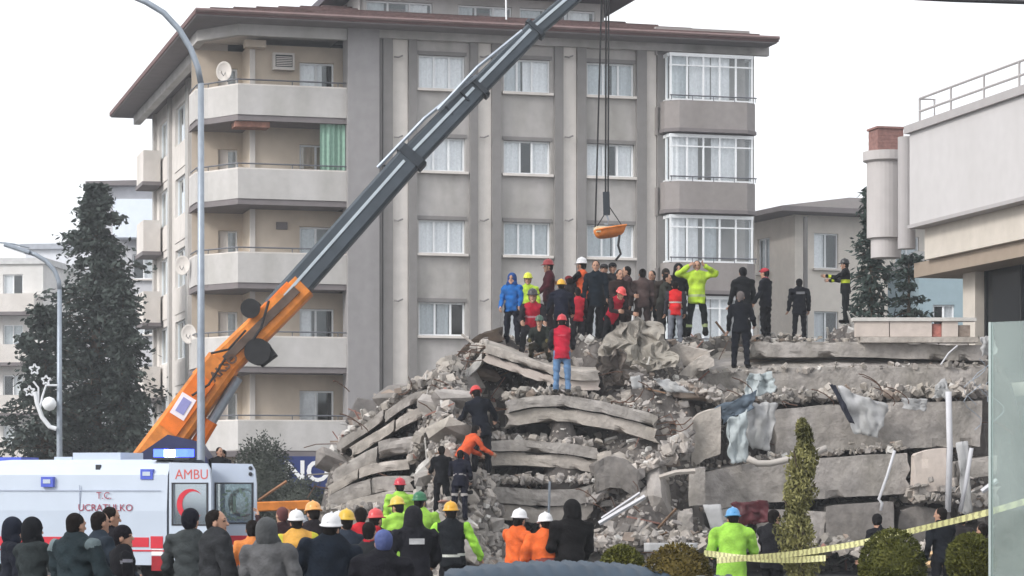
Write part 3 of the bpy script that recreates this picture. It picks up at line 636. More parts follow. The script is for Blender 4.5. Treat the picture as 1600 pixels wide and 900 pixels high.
# ---- big slabs, each one a thing
def slab(label, top, thick, Y, depth, m=None, dz=0.0, seg=.22, rough=.028, joint=None, yaw=0.0, lower_in=.1, name='slab_fragment', rebar=0, cat='concrete slab', m2=None, Y2=None, nf=1):
    """bent slab: its top front edge follows the photo polyline at distance Y; extruded back; joint = split into two bands"""
    top = [P(a, b, Y + ((Y2 - Y) * i / max(1, len(top) - 1) if Y2 else 0)) for i, (a, b) in enumerate(top)]
    pts = [top[0]]
    for a, b in zip(top, top[1:]):
        n = max(1, int((b - a).length / .13)); pts += [a.lerp(b, (i + 1) / n) for i in range(n)]
    for _ in range(3): pts = [pts[0]] + [(pts[i - 1] + pts[i] * 2 + pts[i + 1]) / 4 for i in range(1, len(pts) - 1)] + [pts[-1]]
    th = thick * Y / FPX; n = len(pts); ctr = sum(pts, Vector()) / n
    root = empty(name, ctr, 0, label, cat)
    cuts = sorted([0, n - 1] + [int(n * (k + rng.uniform(-.22, .22)) / nf) for k in range(1, nf)])
    bands = [(0, th, 0)] if not joint else [(0, th * joint - .012, 0), (th * joint + .012, th, lower_in)]
    nd = max(3, int(depth / .3))
    for c0, c1 in zip(cuts, cuts[1:]):
        if c1 - c0 < 2: continue
        fp = [p.copy() for p in pts[c0:c1 + 1]]; m_ = len(fp); seed = rng.uniform(0, 99)
        jz = rng.normal(0, .035) if nf > 1 else 0; jy = rng.uniform(-.05, .07) if nf > 1 else 0; jr = rng.normal(0, .025) if nf > 1 else 0; mid = fp[m_ // 2].x
        fp = [p + Vector((0, jy, jz + (p.x - mid) * jr)) for p in fp]
        mb = MB()
        for bi, (za, zb, inn) in enumerate(bands):
            rows = [('t', j) for j in range(nd, -1, -1)] + [('f', j) for j in range(1, 6)] + [('b', j) for j in range(1, nd + 1)]
            vs = []
            for i, p in enumerate(fp):
                endf = min(i, m_ - 1 - i); xin = (1 if i == 0 else -1) if endf == 0 else 0
                for kind, j in rows:
                    if kind == 't': y = depth * j / nd + inn; z = -za; e = j == 0
                    elif kind == 'f': y = inn; z = -za - (zb - za) * j / 5; e = j == 5
                    else: y = depth * j / nd + inn; z = -zb; e = False
                    q = p + Vector((0, y, z + dz * y)); k3 = q * 3.1 + Vector((seed, 0, 0))
                    q = q + mnoise.noise_vector(q * 1.3 + Vector((seed, 0, 0))) * rough * .9 + mnoise.noise_vector(q * 7 + Vector((0, seed, 0))) * rough * .35
                    chip = max(0, mnoise.noise(k3) - .18)                      # bites out of the edge
                    if kind != 'b' and (e or (kind == 'f' and j in (1, 4))): q += Vector((0, chip * (.3 if e else .12), (-1 if kind == 't' else 1) * chip * (.16 if e else .05)))
                    if kind == 'f' and 0 < j < 5: q += Vector((0, .008 * math.floor(3 * mnoise.noise(q * 2.2 + Vector((seed, 3, 0)))) / 2, 0))
                    if xin: q += xin * Vector((.008 + abs(mnoise.noise(Vector((y * 2.3, z * 5 + bi, seed)))) * (.3 if (c0 if i == 0 else n - 1 - c1) == 0 else .06), 0, 0))
                    vs.append(q - ctr)
            L = len(rows); fs = []
            for i in range(m_ - 1):
                for k in range(L - 1): fs.append((i * L + k, i * L + k + 1, (i + 1) * L + k + 1, (i + 1) * L + k))
                fs.append((i * L + L - 1, i * L, (i + 1) * L, (i + 1) * L + L - 1))
            fs.append(tuple(range(L))); fs.append(tuple(range((m_ - 1) * L, m_ * L))[::-1])
            MB_ = MB().add(vs, fs); MB_.build('upper_edge' if bi == 0 and joint else ('lower_edge' if bi else 'concrete_body'), (m or C_lt) if bi == 0 else (m2 or m or C_lt), root)
    for _ in range(rebar * 2):
        k = int(rng.integers(len(cuts))); p = pts[cuts[k]] + Vector((0, rng.uniform(-.05, depth * .3), -rng.uniform(.15, .85) * th)) - ctr
        sg_ = -1 if k == 0 else 1; L = rng.uniform(.3, .9)
        MB().tube([p - Vector((sg_ * .1, 0, 0)), p + Vector((sg_ * L * .5, -.15, rng.uniform(-.1, .15))), p + Vector((sg_ * L * .8, -.3, rng.uniform(-.5, .1)))], .011, 5).build('rebar', M_rebar, root)
    return root
# middle: four bent balcony slabs
slab('uppermost bent double-edged slab under the man in blue jeans', [(752, 536), (790, 546), (840, 566), (890, 580), (940, 580)], 30, 57.9, 2.2, C_lt, joint=.5, rebar=3, dz=.1, m2=C_pk)
slab('long arched double-edged slab below the man in blue jeans', [(786, 626), (830, 618), (880, 616), (940, 626), (1000, 640), (1032, 650)], 42, 56.9, 2.6, C_gr, joint=.46, rebar=3, m2=C_lt)
slab('double-edged slab beside the standing man in navy and red helmet', [(757, 688), (800, 686), (850, 690), (900, 694), (938, 700)], 40, 56.8, 2.4, C_gr, joint=.46, rebar=3, m2=C_lt)
slab('lowest double-edged slab behind the two white helmets', [(734, 757), (790, 762), (850, 766), (905, 764), (930, 756)], 52, 56.2, 2.4, C_gr, joint=.5, rebar=2, m2=C_lt)
slab('broken beam on the ground behind the orange jackets', [(738, 838), (800, 842), (880, 846)], 24, 55.4, 1.2, C_dk)
slab('broken slab piece at the foot of the climbing slope', [(684, 842), (716, 828), (752, 836)], 46, 51.6, 1.2, C_gr, rough=.07, nf=2)
for i in range(700):
    px = rng.uniform(730, 800); Y = rng.uniform(51, 56.5); X = PX(px, Y); frag(X, Y, H(X, Y) + .03, .08 + .35 * rng.random() ** 2)
# left flank: tilted floor layers
slab('topmost thin slanted layer on the left flank', [(524, 690), (560, 668), (600, 640), (640, 612), (676, 604)], 16, 58.6, 3.0, C_gr, rebar=2, nf=2)
slab('second slanted layer on the left flank with a rounded edge', [(545, 700), (600, 668), (640, 640), (680, 628)], 18, 58.0, 2.4, C_lt, nf=2)
slab('third slanted layer on the left flank', [(516, 734), (560, 706), (600, 688), (655, 682)], 26, 57.6, 2.6, C_gr, nf=2)
slab('fourth slanted layer on the left flank', [(508, 756), (560, 728), (600, 716), (640, 712)], 16, 57.2, 2.4, C_lt, rebar=2, nf=2)
slab('fifth layer on the left flank beside the blue sign', [(503, 776), (550, 752), (600, 742), (650, 742)], 24, 56.9, 2.4, C_gr, nf=2)
slab('sixth cracked layer low on the left flank', [(500, 800), (550, 782), (610, 768), (660, 772)], 28, 56.5, 2.2, C_lt, nf=3)
slab('bottom cracked layer on the left flank', [(488, 836), (550, 812), (610, 800), (670, 806)], 34, 56.0, 2.0, C_gr, nf=3)
slab('long pale leaning strip below the dark tilted panel', [(648, 650), (690, 610), (730, 576), (760, 545)], 16, 58.2, 1.4, C_ws, rough=.05)
slab('pale slanted slab left of the man in navy', [(655, 700), (690, 654), (735, 620)], 24, 57.0, 1.5, C_lt, rough=.06)
slab('crushed pale slab beside the bending rescuer', [(645, 735), (670, 712), (700, 700)], 44, 55.6, 1.5, C_ws, rough=.08)
slab('dark brown panel tilted against the top left of the heap', [(692, 578), (720, 546), (748, 520), (788, 511)], 22, 60.0, .5, mat('panel_dark_brown', lin((72, 62, 54)), .95, .3, 4, .5), rough=.04, name='tilted_panel', cat='panel')  # dark brown all over, tone varied at random
# right: flattened storeys
slab('long top floor slab under the men in black', [(1170, 534), (1260, 534), (1360, 534), (1460, 538), (1545, 540)], 24, 60.2, 6, C_gr, rebar=2)
slab('brown recessed strip standing for the shaded underside of the top floor slab', [(1165, 561), (1300, 560), (1420, 562), (1545, 566)], 18, 60.8, 5, C_bn)  # brown layer put in as painted shade under the top slab
slab('light leaning slab face below the top edge on the right', [(1085, 590), (1140, 580), (1250, 574), (1400, 574), (1545, 576)], 44, 59.9, 3, C_gr, dz=.25)
slab('wide wall panel of the flattened third storey', [(1208, 640), (1300, 632), (1420, 628), (1536, 626)], 72, 58.6, 2.6, C_gr, rough=.025, rebar=2)
slab('wide wall panel of the flattened second storey', [(1072, 744), (1150, 726), (1250, 718), (1340, 712), (1424, 708)], 64, 57.6, 2.6, C_gr, rough=.025, rebar=1)
slab('thick lower wall panel behind the yellow tape', [(1290, 792), (1340, 786), (1398, 784)], 70, 57.2, 2.0, C_dk, rough=.03)
slab('pinkish plastered wall piece on the right', [(1423, 712), (1450, 702), (1484, 700)], 66, 57.3, .5, C_pk, rough=.02, name='plaster_fragment', cat='wall piece')
slab('ledge of broken slabs behind the white frames', [(1492, 722), (1530, 716), (1560, 712)], 30, 57.8, 2.4, C_gr)
slab('lower ledge of broken slabs behind the white frames', [(1500, 772), (1530, 768), (1565, 760)], 40, 57.4, 2.4, C_gr)
slab('thick broken column stump in the middle right', [(1078, 668), (1092, 644), (1128, 634)], 74, 57.6, 1.2, C_lt, rough=.06, name='column_stump', cat='concrete column')
slab('leaning column piece beside the long arched slab', [(1052, 654), (1084, 652)], 66, 57.4, .8, C_gr, rough=.05, name='column_fragment', cat='concrete column')
slab('square concrete block above the grey debris cascade', [(1076, 732), (1104, 730)], 60, 56.2, .7, C_gr, rough=.04, name='concrete_block', cat='concrete block')
slab('upright concrete block low in the debris cascade', [(1056, 800), (1086, 796)], 40, 55.2, .6, C_gr, rough=.04, name='concrete_block', cat='concrete block')
slab('smooth grey slab hump behind the crumpled tarpaulin', [(1000, 560), (1030, 548), (1070, 552)], 50, 59.3, 1.4, C_gr, rough=.06)
slab('tilted grey slab near the hi-vis man', [(1058, 584), (1090, 556), (1118, 545)], 26, 59.0, 1.6, C_lt, rough=.04)
slab('rounded grey lump in the middle of the heap', [(925, 728), (950, 708), (985, 716), (1004, 744)], 50, 56.0, 1.2, C_dk, rough=.1, name='concrete_lump', cat='concrete lump')
slab('small pale block on the edge of the middle slab', [(932, 706), (956, 704)], 32, 56.5, .5, C_lt, rough=.04, name='concrete_block', cat='concrete block')
slab('thick slab end below the wide second storey panel', [(1110, 800), (1145, 794), (1170, 796)], 60, 57.4, 1.5, C_ws, rough=.05)
# fill-in: cracked slabs and debris behind the front people
slab('cracked slab face at the foot of the heap right of centre', [(1180, 800), (1230, 796), (1290, 800)], 60, 57.3, 1.4, C_gr, rough=.05)
slab('slab end behind the wire bundle on the right', [(1400, 800), (1440, 790), (1490, 800)], 60, 57.6, 1.4, C_dk, rough=.07)
# parapet remains on top right
par = empty('broken_parapet', P(1430, 534, 60), 0, 'remains of a cream balcony parapet on top of the heap', 'parapet')
lp = par.location
def relbox(nm, x0, x1, y0, y1, Y, d, m, parent, r0=0):
    a, b = P(x0, y1, Y), P(x1, y0, Y); MB().box(a.x - lp.x, b.x - lp.x, a.y - lp.y, a.y + d - lp.y, a.z - lp.z, b.z - lp.z).build(nm, m, parent)
for a, b in ((1337, 1389), (1390.5, 1456), (1472, 1497)): relbox('panel', a, b, 502, 526, 60, .25, C_pk, par)
relbox('panel', 1457, 1471, 506, 526, 60.05, .2, mat('brick_patch', lin((170, 110, 100)), .9, .3, 12), par); relbox('panel', 1498, 1516, 508, 526, 60.05, .2, C_bn, par)
relbox('coping', 1333, 1526, 496, 501.6, 59.95, .4, C_ws, par); relbox('base', 1345, 1528, 526.4, 535, 59.95, .5, C_lt, par)
# debris ribbons on slab tops and in the gaps
debris_line([(786, 622), (880, 612), (1030, 646)], 57.4, 260, .2); debris_line([(757, 684), (938, 696)], 57.0, 220, .2); debris_line([(735, 752), (930, 752)], 56.4, 220, .2)
debris_line([(1090, 584), (1545, 572)], 59.9, 260, .16); debris_line([(1110, 622), (1200, 626), (1400, 620), (1545, 614)], 58.8, 620, .24, (.3, .12)); debris_line([(1075, 736), (1250, 712), (1424, 702)], 57.8, 160, .18)
debris_line([(1180, 531), (1545, 533)], 60.4, 120, .12); debris_line([(530, 690), (640, 606), (700, 580), (760, 536)], 58.8, 260, .22); debris_line([(900, 800), (1000, 740), (1080, 700)], 56.2, 420, .3, (.3, .15))
debris_line([(900, 866), (1000, 850), (1120, 860)], 54.6, 520, .26, (.5, .16)); debris_line([(500, 800), (680, 790)], 56.2, 160, .2); debris_line([(1100, 850), (1290, 866), (1540, 870)], 56.0, 520, .3, (.5, .15)); debris_line([(1420, 780), (1545, 790)], 57.2, 240, .24, (.4, .2))
debris_line([(980, 600), (1080, 610), (1130, 630)], 58.2, 340, .24, (.4, .1)); debris_line([(640, 720), (740, 640)], 56.4, 360, .24, (.4, .15))
for i in range(2400):
    X = PX(rng.normal(722, 36), 55); Y = rng.uniform(51.5, 58); frag(X, Y, H(X, Y) + .02, .06 + .3 * rng.random() ** 2)
deb = link('rubble_fragments', mesh_np('rubble_fragments', np.vstack(dv), np.vstack(df), [C_lt, C_gr, C_dk, C_ws, C_bn, mat('brick_frag', lin((150, 112, 102)), .9, .2, 8), mat('splintered_wood', lin((120, 96, 76)), .9, .3, 8)], np.concatenate(dm)))
tag(deb, 'small grey fragments and splinters strewn all over the heap', 'rubble', kind='stuff')

# ---- sheets of cloth and tarpaulin caught in the heap
def cloth(label, poly, Y, m, amp=.12, nu=14, nv=14, freq=3.2, name='cloth_sheet', cat='cloth', dy=0, seed=0):
    """poly: four photo corners (tl, tr, br, bl); a crumpled two-sided sheet with thickness"""
    c = [P(a, b, Y + (dy if i < 2 else 0)) for i, (a, b) in enumerate(poly)]; ctr = sum(c, Vector()) / 4; vs = []
    for j in range(nv + 1):
        for i in range(nu + 1):
            u, v = i / nu, j / nv; q = c[0].lerp(c[1], u).lerp(c[3].lerp(c[2], u), v)
            k = Vector((q.x * freq, q.z * freq * .5 + seed * 7.3, seed))
            ridge = (1 - abs(mnoise.noise(k)) * 2.6) * amp + (1 - abs(mnoise.noise(k * 2.7 + Vector((5, 0, 0)))) * 2.6) * amp * .45
            edge = mnoise.noise_vector(Vector((u * 5, v * 5, seed + 3))) * amp * .7
            vs.append(q - ctr + Vector((edge.x, -ridge, edge.z)))
    fs = [(j * (nu + 1) + i, j * (nu + 1) + i + 1, (j + 1) * (nu + 1) + i + 1, (j + 1) * (nu + 1) + i) for j in range(nv) for i in range(nu)]
    o = MB().add(vs, fs).build(name, m, smooth=name != 'tarpaulin', loc=ctr)
    md = o.modifiers.new('thick', 'SOLIDIFY'); md.thickness = .012
    return tag(o, label, cat)
F_w = mat('cloth_white', lin((178, 178, 180)), .9, .15, 4, stain=.4); F_tarp = mat('tarp_beige_grey', lin((150, 144, 136)), .8, .25, 2.5, .3, stain=.25); F_blue = mat('cloth_bluegrey', lin((92, 104, 116)), .9, .25, 4); F_ltg = mat('plastic_pale', lin((164, 172, 174)), .5, .15, 5); F_blk = mat('cloth_black', lin((38, 40, 52)), .9, .3, 5)
F_mar = mat('maroon_metal', lin((84, 36, 42)), .5, .3, 4)
cloth('crumpled beige grey tarpaulin draped over the top of the heap', [(960, 502), (1020, 500), (1062, 578), (930, 586)], 58.7, F_tarp, .3, 26, 22, 2.4, 'tarpaulin', 'tarpaulin', dy=.9, seed=1)
cloth('dark fold of tarpaulin below the crouching man in red', [(928, 560), (975, 545), (985, 598), (945, 606)], 58.3, mat('tarp_dark', lin((98, 90, 84)), .85, .25, 4), .2, 14, 12, 3, 'tarpaulin', 'tarpaulin', seed=2)
cloth('white cloth hanging over the third storey panel, frayed at its foot', [(1308, 604), (1388, 632), (1372, 684), (1332, 676)], 58.1, F_w, .1, seed=3)
cloth('black cloth strip lying across the white hanging cloth', [(1296, 600), (1306, 602), (1336, 662), (1326, 660)], 57.95, F_blk, .04, 6, 12, seed=4)
cloth('white cloth hanging beside the grey green blanket', [(1166, 632), (1214, 628), (1202, 706), (1164, 698)], 57.9, F_w, .12, seed=5)
cloth('dark blue blanket slung over the edge of the heap', [(1112, 640), (1182, 610), (1176, 640), (1130, 662)], 57.7, F_blue, .12, seed=6)
cloth('grey green plastic sheet hanging down over the slab gap', [(1134, 656), (1168, 640), (1166, 722), (1140, 726)], 57.5, F_ltg, .1, seed=7)
cloth('bright white sheet crumpled behind the long arched slab', [(1020, 590), (1048, 594), (1084, 614), (1040, 612)], 57.8, F_w, .07, seed=8)
cloth('pale board lying among rubbish above the arched slab', [(984, 590), (1000, 586), (1004, 606), (988, 608)], 57.8, F_w, .03, 5, 5, seed=9)
cloth('crumpled maroon metal panel under the second storey panel', [(1142, 786), (1198, 782), (1206, 818), (1150, 822)], 56.6, F_mar, .1, seed=10, name='crushed_panel', cat='metal panel')
cloth('pale plastic bundle on the rubbish strip near the parapet', [(1462, 600), (1478, 592), (1486, 622), (1456, 624)], 58.2, F_w, .1, seed=11)
cloth('white plaster net sheet under the wire bundle on the right', [(1408, 622), (1448, 624), (1446, 642), (1412, 640)], 58.1, F_w, .06, seed=12)
cloth('greenish plastic sheet on the rubbish strip in the middle', [(1170, 586), (1204, 582), (1212, 612), (1160, 622)], 58.4, F_ltg, .12, seed=13)
cloth('white curtain strip hanging between the white frames', [(1494, 690), (1512, 690), (1518, 800), (1504, 806)], 57.0, F_w, .06, 8, 16, seed=14)
cloth('pale torn sheet stuck in the right end of the heap', [(1530, 528), (1552, 524), (1560, 552), (1534, 556)], 58.6, F_w, .08, seed=15)
cloth('white board leaning behind the green jacket', [(1098, 788), (1126, 788), (1134, 830), (1112, 832)], 55.6, F_w, .02, 5, 5, seed=16)
cloth('white flat board behind the pair of rounded shrubs', [(1006, 848), (1090, 848), (1090, 862), (1006, 862)], 52.0, F_w, .01, 6, 4, seed=17)
cloth('pale cloth beside the bending rescuer in orange', [(694, 660), (722, 652), (730, 680), (700, 688)], 55.6, F_w, .08, seed=18)
# pipes, frames, hoses and wires
def pole(name, label, pts, Y, r, m, cat, n=7, dY=0):
    pts = [P(a, b, Y + dY * i) for i, (a, b) in enumerate(pts)]; c = pts[0].copy()
    o = MB().tube([q - c for q in pts], r, n).build(name, m, loc=c, smooth=n > 6); return tag(o, label, cat)
M_pvc = mat('white_pvc', lin((190, 190, 194)), .5, .06, 4); M_hose = mat('pale_hose', lin((170, 164, 158)), .7, .1, 5)
pole('downpipe', 'pale vertical downpipe in front of the right end of the heap', [(1482, 612), (1484, 700), (1481, 800)], 56.4, .07, M_pvc, 'pipe')
pole('bent_pipe', 'thin white bent pipe leaning on the second storey panel', [(1398, 704), (1386, 744), (1373, 780), (1378, 786), (1376, 798)], 56.6, .035, M_pvc, 'pipe')
pole('pale_hose', 'curved pale hose in the dark gap behind the slim cypress', [(1168, 716), (1184, 724), (1204, 724), (1240, 716), (1270, 708), (1292, 700)], 56.9, .075, M_hose, 'hose')
pole('leaning_batten', 'white door frame post sticking out right of the downpipe', [(1518, 700), (1508, 760), (1500, 800)], 56.6, .05, M_pvc, 'frame')
pole('white_batten', 'long pale batten lying slanted in the debris cascade', [(936, 818), (970, 798), (1008, 776)], 54.2, .05, M_pvc, 'batten', 4)
pole('white_batten', 'second pale batten just above the long one in the debris cascade', [(940, 810), (976, 786), (1000, 770)], 54.6, .03, M_pvc, 'batten', 4)
pole('splintered_timber', 'horizontal splintered beam across the debris cascade', [(1030, 746), (1056, 738), (1086, 736)], 55.6, .06, C_lt, 'beam', 5)
pole('white_rod', 'slanted white rod near the right parapet end', [(1470, 570), (1482, 552), (1496, 540)], 58.8, .02, M_pvc, 'rod', 5)
pole('white_batten', 'pale bar sticking out at the right edge of the heap', [(1534, 768), (1558, 750)], 56.4, .06, M_pvc, 'batten', 5)
pole('steel_post', 'thin upright steel post beside the lowest bent slab', [(859, 752), (857, 806)], 55.6, .03, M_steel, 'post', 5)
pole('wooden_plank', 'long yellowish plank on the ground between the rounded shrubs', [(1446, 868), (1490, 856)], 54, .06, mat('raw_timber', lin((196, 164, 124)), .85, .2, 6), 'plank', 4)
pole('wooden_plank', 'second yellowish plank below the long one between the rounded shrubs', [(1446, 882), (1492, 880)], 53, .07, MATS['raw_timber'], 'plank', 4)
pole('wooden_plank', 'brown plank raised slantwise beside the crane outrigger', [(404, 782), (424, 768), (448, 752)], 52, .03, mat('brown_timber', lin((150, 110, 84)), .85, .2, 6), 'plank', 4)
for k, (x, y) in enumerate([(1530, 560), (1538, 556), (1520, 600), (1550, 590)]):
    pts = [P(x + 14 * math.sin(i * .9 + k) + i * (k - 2), y + i * 9, 58.2 + .1 * k) for i in range(9)]
    mb = MB().tube([q - pts[0] for q in pts], .009, 4); o = mb.build('loose_wire', M_steel, loc=pts[0]); tag(o, 'thin pale wire tangled at the right end of the heap', 'wire', 'loose wires at the right end of the heap')
for k in range(26):
    x, y, Yr, zn = [(rng.uniform(540, 740), rng.uniform(600, 700), 56.8, 'on the left flank'), (rng.uniform(930, 1080), rng.uniform(600, 830), 55.4, 'in the debris cascade'), (rng.uniform(1110, 1420), rng.uniform(606, 640), 58.0, 'along the rubbish strip on the right')][k % 3]; a_ = rng.uniform(0, 6)
    pts = [P(x + i * 7 * math.cos(a_ + i * .35), y - abs(i * 6 * math.sin(a_ * .5 + i * .3)), Yr - .05 * i) for i in range(6)]
    mb = MB().tube([q - pts[0] for q in pts], .012, 4); o = mb.build('bent_rebar', M_rebar, loc=pts[0]); tag(o, f'thin bent rusty reinforcing bar {zn} of the heap', 'rebar', 'bent bars in the rubble heap')
# ================================================================ crane truck
CY = 60.0
cr = empty('crane_truck', (PX(262, CY), CY, 0), 0, 'orange mobile crane with a long dark telescopic boom raised over the heap', 'crane')
cl = cr.location.copy()
def CP(px, py, Y=CY): return P(px, py, Y) - cl
O_or = mat('crane_orange', lin((220, 132, 52)), .55, .25, 4, coat=.1, stain=.45); O_or2 = mat('crane_orange_deep', lin((226, 116, 36)), .55, .15, 3, stain=.25)
O_dk = mat('boom_slate', lin((62, 71, 80)), .5, .15, 4, spec=.4, stain=.2); O_dk2 = mat('boom_slate_dark', lin((44, 50, 57)), .55, .2, 4); O_bl = mat('truck_navy', lin((38, 44, 84)), .5, .15, 3, coat=.2)
def beam(nm, a, b, w, h, m, h2=None, par=cr, ch=.12):
    return MB().beam(CP(*a), CP(*b), w, h, ch=ch, h2=h2).build(nm, m, par)
tip = (945, -47, 61)
base = beam('boom_base', (234, 724, CY), (350, 566, CY), .74, .86, O_or, h2=.78)
beam('base_plate', (262, 672, CY - .41), (322, 590, CY - .41), .06, .5, O_or2, par=base)
m1 = beam('boom_section', (318, 600, CY), (474, 446, CY + .2), .66, .7, O_or, h2=.62)
beam('side_groove', (352, 562, CY - .37), (464, 452, CY - .2), .05, .2, mat('groove_dark', lin((88, 74, 66)), .7, .3, 4), par=m1)
beam('top_rail', (330, 566, CY - .1), (452, 444, CY), .3, .14, O_or2, par=m1)
text_mesh('AKSO', .3, M_rebar, m1, CP(350, 574, CY - .46), (R(90), R(-44), 0), bold=.012)
ds = [(430, 486, 60.1, 648, 240, 60.4, .54, .64, .6), (640, 248, 60.4, 750, 134, 60.6, .47, .54, .5), (742, 142, 60.6, 838, 44, 60.8, .4, .44, .41), (828, 54, 60.8, 945, -47, 61, .36, .38, .34)]
for a, b, c, d, e, f, w, h, h2 in ds:
    s_ = beam('boom_section', (a, b, c), (d, e, f), w, h, O_dk, h2=h2)
    q0, q1 = Vector((a, b, c)), Vector((d, e, f)); t0 = q0.lerp(q1, .955); t1 = q0.lerp(q1, 1.0)
    beam('collar', tuple(t0), tuple(t1), w + .1, h2 + .14, O_dk2, par=s_)
    k0, k1 = q0.lerp(q1, .08), q0.lerp(q1, .94)
    beam('lit_strip', (k0[0] - 3, k0[1] - 4, k0[2] - w / 2 - .01), (k1[0] - 3, k1[1] - 4, k1[2] - w / 2 - .01), .03, .07, mat('boom_lit_strip', lin((176, 184, 190)), .35, .1, 4, metal=.6), par=s_)  # bright strip paints the lit top plate onto the boom side
for a, b in (((590, 262), (745, 118)), ((684, 172), (816, 48))):
    MB().tube([CP(*a, 60.2), CP((a[0] + b[0]) / 2 - 4, (a[1] + b[1]) / 2 - 5, 60.2), CP(*b, 60.3)], .045, 6).build('hydraulic_line', M_steel, cr)
for k in range(6): x = 600 + k * 24; MB().tube([CP(x, 258 - k * 23, 60.3), CP(x + 12, 272 - k * 23, 60.3)], .03, 5).build('line_bracket', O_dk2, cr)
for px, py, r in ((393, 483, .23), (404, 550, .31)):
    d_ = MB(); c = CP(px, py, CY - .1)
    d_.lathe([(.05, -.3), (r, -.3), (r, -.24), (r * .7, -.22), (r * .7, .22), (r, .24), (r, .3), (.05, .3)], c, 22, axis='y'); d_.build('winch_drum', M_black, cr)
MB().beam(CP(404, 566, 59.8), CP(428, 548, 59.8), .3, .3).build('drum_guard', M_black, cr)
# lifting cylinder, turret, deck, cab, wheels, outriggers
MB().tube([CP(296, 716, CY), CP(372, 590, CY)], .12, 10).build('lift_cylinder', M_steel, cr)
MB().tube([CP(292, 722, CY), CP(330, 658, CY)], .17, 10).build('lift_cylinder', O_or2, cr)
tz = lambda py: PZ(py, CY)
MB().prism_y([(-.8, 1.35), (1.3, 1.35), (1.0, tz(716)), (.75, tz(690)), (.1, tz(680)), (-.6, tz(712))], -.75, .75).build('turret', O_bl, cr)
MB().box(-7.6, 1.9, -1.15, 1.15, .85, 1.3).build('deck', O_bl, cr)
MB().box(-7.2, 1.7, -.6, .6, .45, .846).build('chassis', M_black, cr)
cb = MB().prism_y([(-9.6, .6), (-7.7, .6), (-7.7, 2.55), (-9.2, 2.55), (-9.7, 1.6)], -1.15, 1.15).build('cab', O_or, cr)
MB().prism_y([(-9.3, 1.6), (-8.2, 1.6), (-8.2, 2.3), (-9.05, 2.3)], -1.17, -1.152).build('side_window', M_glass, cb)
def wheel(par, c, r=.5, w=.3, name='wheel'):
    t = MB().lathe([(r * .55, -w / 2), (r * .9, -w / 2), (r, -w * .35), (r, w * .35), (r * .9, w / 2), (r * .55, w / 2)], c, 24, axis='y').build(name, M_black, par)
    MB().lathe([(.02, -w * .3), (r * .3, -w * .38), (r * .55, -w * .3), (r * .55, w * .3), (.02, w * .3)], c, 16, axis='y').build('rim', M_steel, t)
for x in (-8.6, -6.6, -1.6, -.3):
    for y in (-1.0, 1.0): wheel(cr, (x, y, .5))
og = MB().beam(CP(395, 792, 58.2), CP(484, 789, 58.2), .25, .22).build('outrigger', O_or, cr); MB().box(-.12, .12, -.12, .12, 0, 1.3).build('outrigger_leg', M_steel, og, loc=CP(482, 750, 58.2) * Vector((1, 1, 0)) if False else Vector((CP(482, 789, 58.2).x, CP(482, 789, 58.2).y, 0)))
MB().lathe([(.3, 0), (.3, .05), (.05, .08)], (CP(482, 789, 58.2).x, CP(482, 789, 58.2).y, .0), 14).build('outrigger_pad', M_black, og)
pl = empty('sticker', (0, 0, 0)); bpy.data.objects.remove(pl)
stk = MB().beam(CP(276, 651, CY - .45), CP(296, 619, CY - .45), .02, .38).build('sign_plate', mat('plate_white', lin((232, 222, 226)), .5, .04, 3), cr)
MB().beam(CP(280, 645, CY - .465), CP(293, 624, CY - .465), .02, .22).build('plate_print', mat('plate_blue', lin((140, 140, 190)), .5, .1, 6), stk)
for a, b in (((330, 552), (384, 516)), ((300, 618), (352, 560)), ((420, 470), (396, 530))):
    mid = ((a[0] + b[0]) / 2, (a[1] + b[1]) / 2 + 12)
    MB().tube([CP(*a, CY - .5), CP(*mid, CY - .55), CP(*b, CY - .5)], .03, 6).build('hose', M_black, cr)
# hoist cables and hook
hk = CP(949, 322, 61.0)
for a, b in ((941, 930), (947, 946), (951, 950)):
    MB().tube([CP(a, -44, 61), CP(b, 356 if b < 940 else 318, 61)], .022, 5).build('hoist_cable', M_black, cr)
MB().beam(CP(947, 300, 61), CP(948, 336, 61), .1, .16).build('hook_block', O_dk2, cr)
MB().tube([CP(948, 336, 61), CP(951, 344, 61), CP(949, 351, 61), CP(944, 350, 61)], .025, 6).build('hook', M_steel, cr)
# rescue stretcher under the hook
sb = empty('stretcher_basket', P(952, 372, 61), R(8), 'orange rescue stretcher basket hanging from the crane cables', 'stretcher')
M_so = mat('stretcher_orange', lin((214, 128, 64)), .6, .15, 6)
vs = []; n = 14; nr = 7
for i in range(n + 1):
    t = i / n; w = .28 * math.sqrt(max(.02, 1 - abs(2 * t - 1) ** 3)); d = .24 * math.sqrt(max(.02, 1 - abs(2 * t - 1) ** 4))
    for k in range(nr + 1): a = PI * k / nr; vs.append((-.38 + .78 * t, -w * math.cos(a), .12 * t - d * math.sin(a) + .18))
MB().add(vs, [(i * (nr + 1) + k, i * (nr + 1) + k + 1, (i + 1) * (nr + 1) + k + 1, (i + 1) * (nr + 1) + k) for i in range(n) for k in range(nr)]).build('tub', M_so, sb, smooth=True)
MB().tube([(-.36, -.2, .17), (-.2, -.28, .2), (.2, -.28, .27), (.38, -.2, .3)], .025, 6).build('rim', M_so, sb)
MB().box(-.34, .02, -.22, .22, .12, .26).build('blanket', mat('blanket_cream', lin((214, 200, 170)), .9, .1, 8), sb)
MB().tube([(.2, -.25, .05), (.16, -.3, -.2), (.22, -.3, -.4), (.1, -.3, -.55)], .03, 5).build('strap', M_black, sb)
for x in (-.34, .38): MB().tube([(x, 0, .2), (0, 0, .75)], .012, 5).build('sling', M_black, sb)

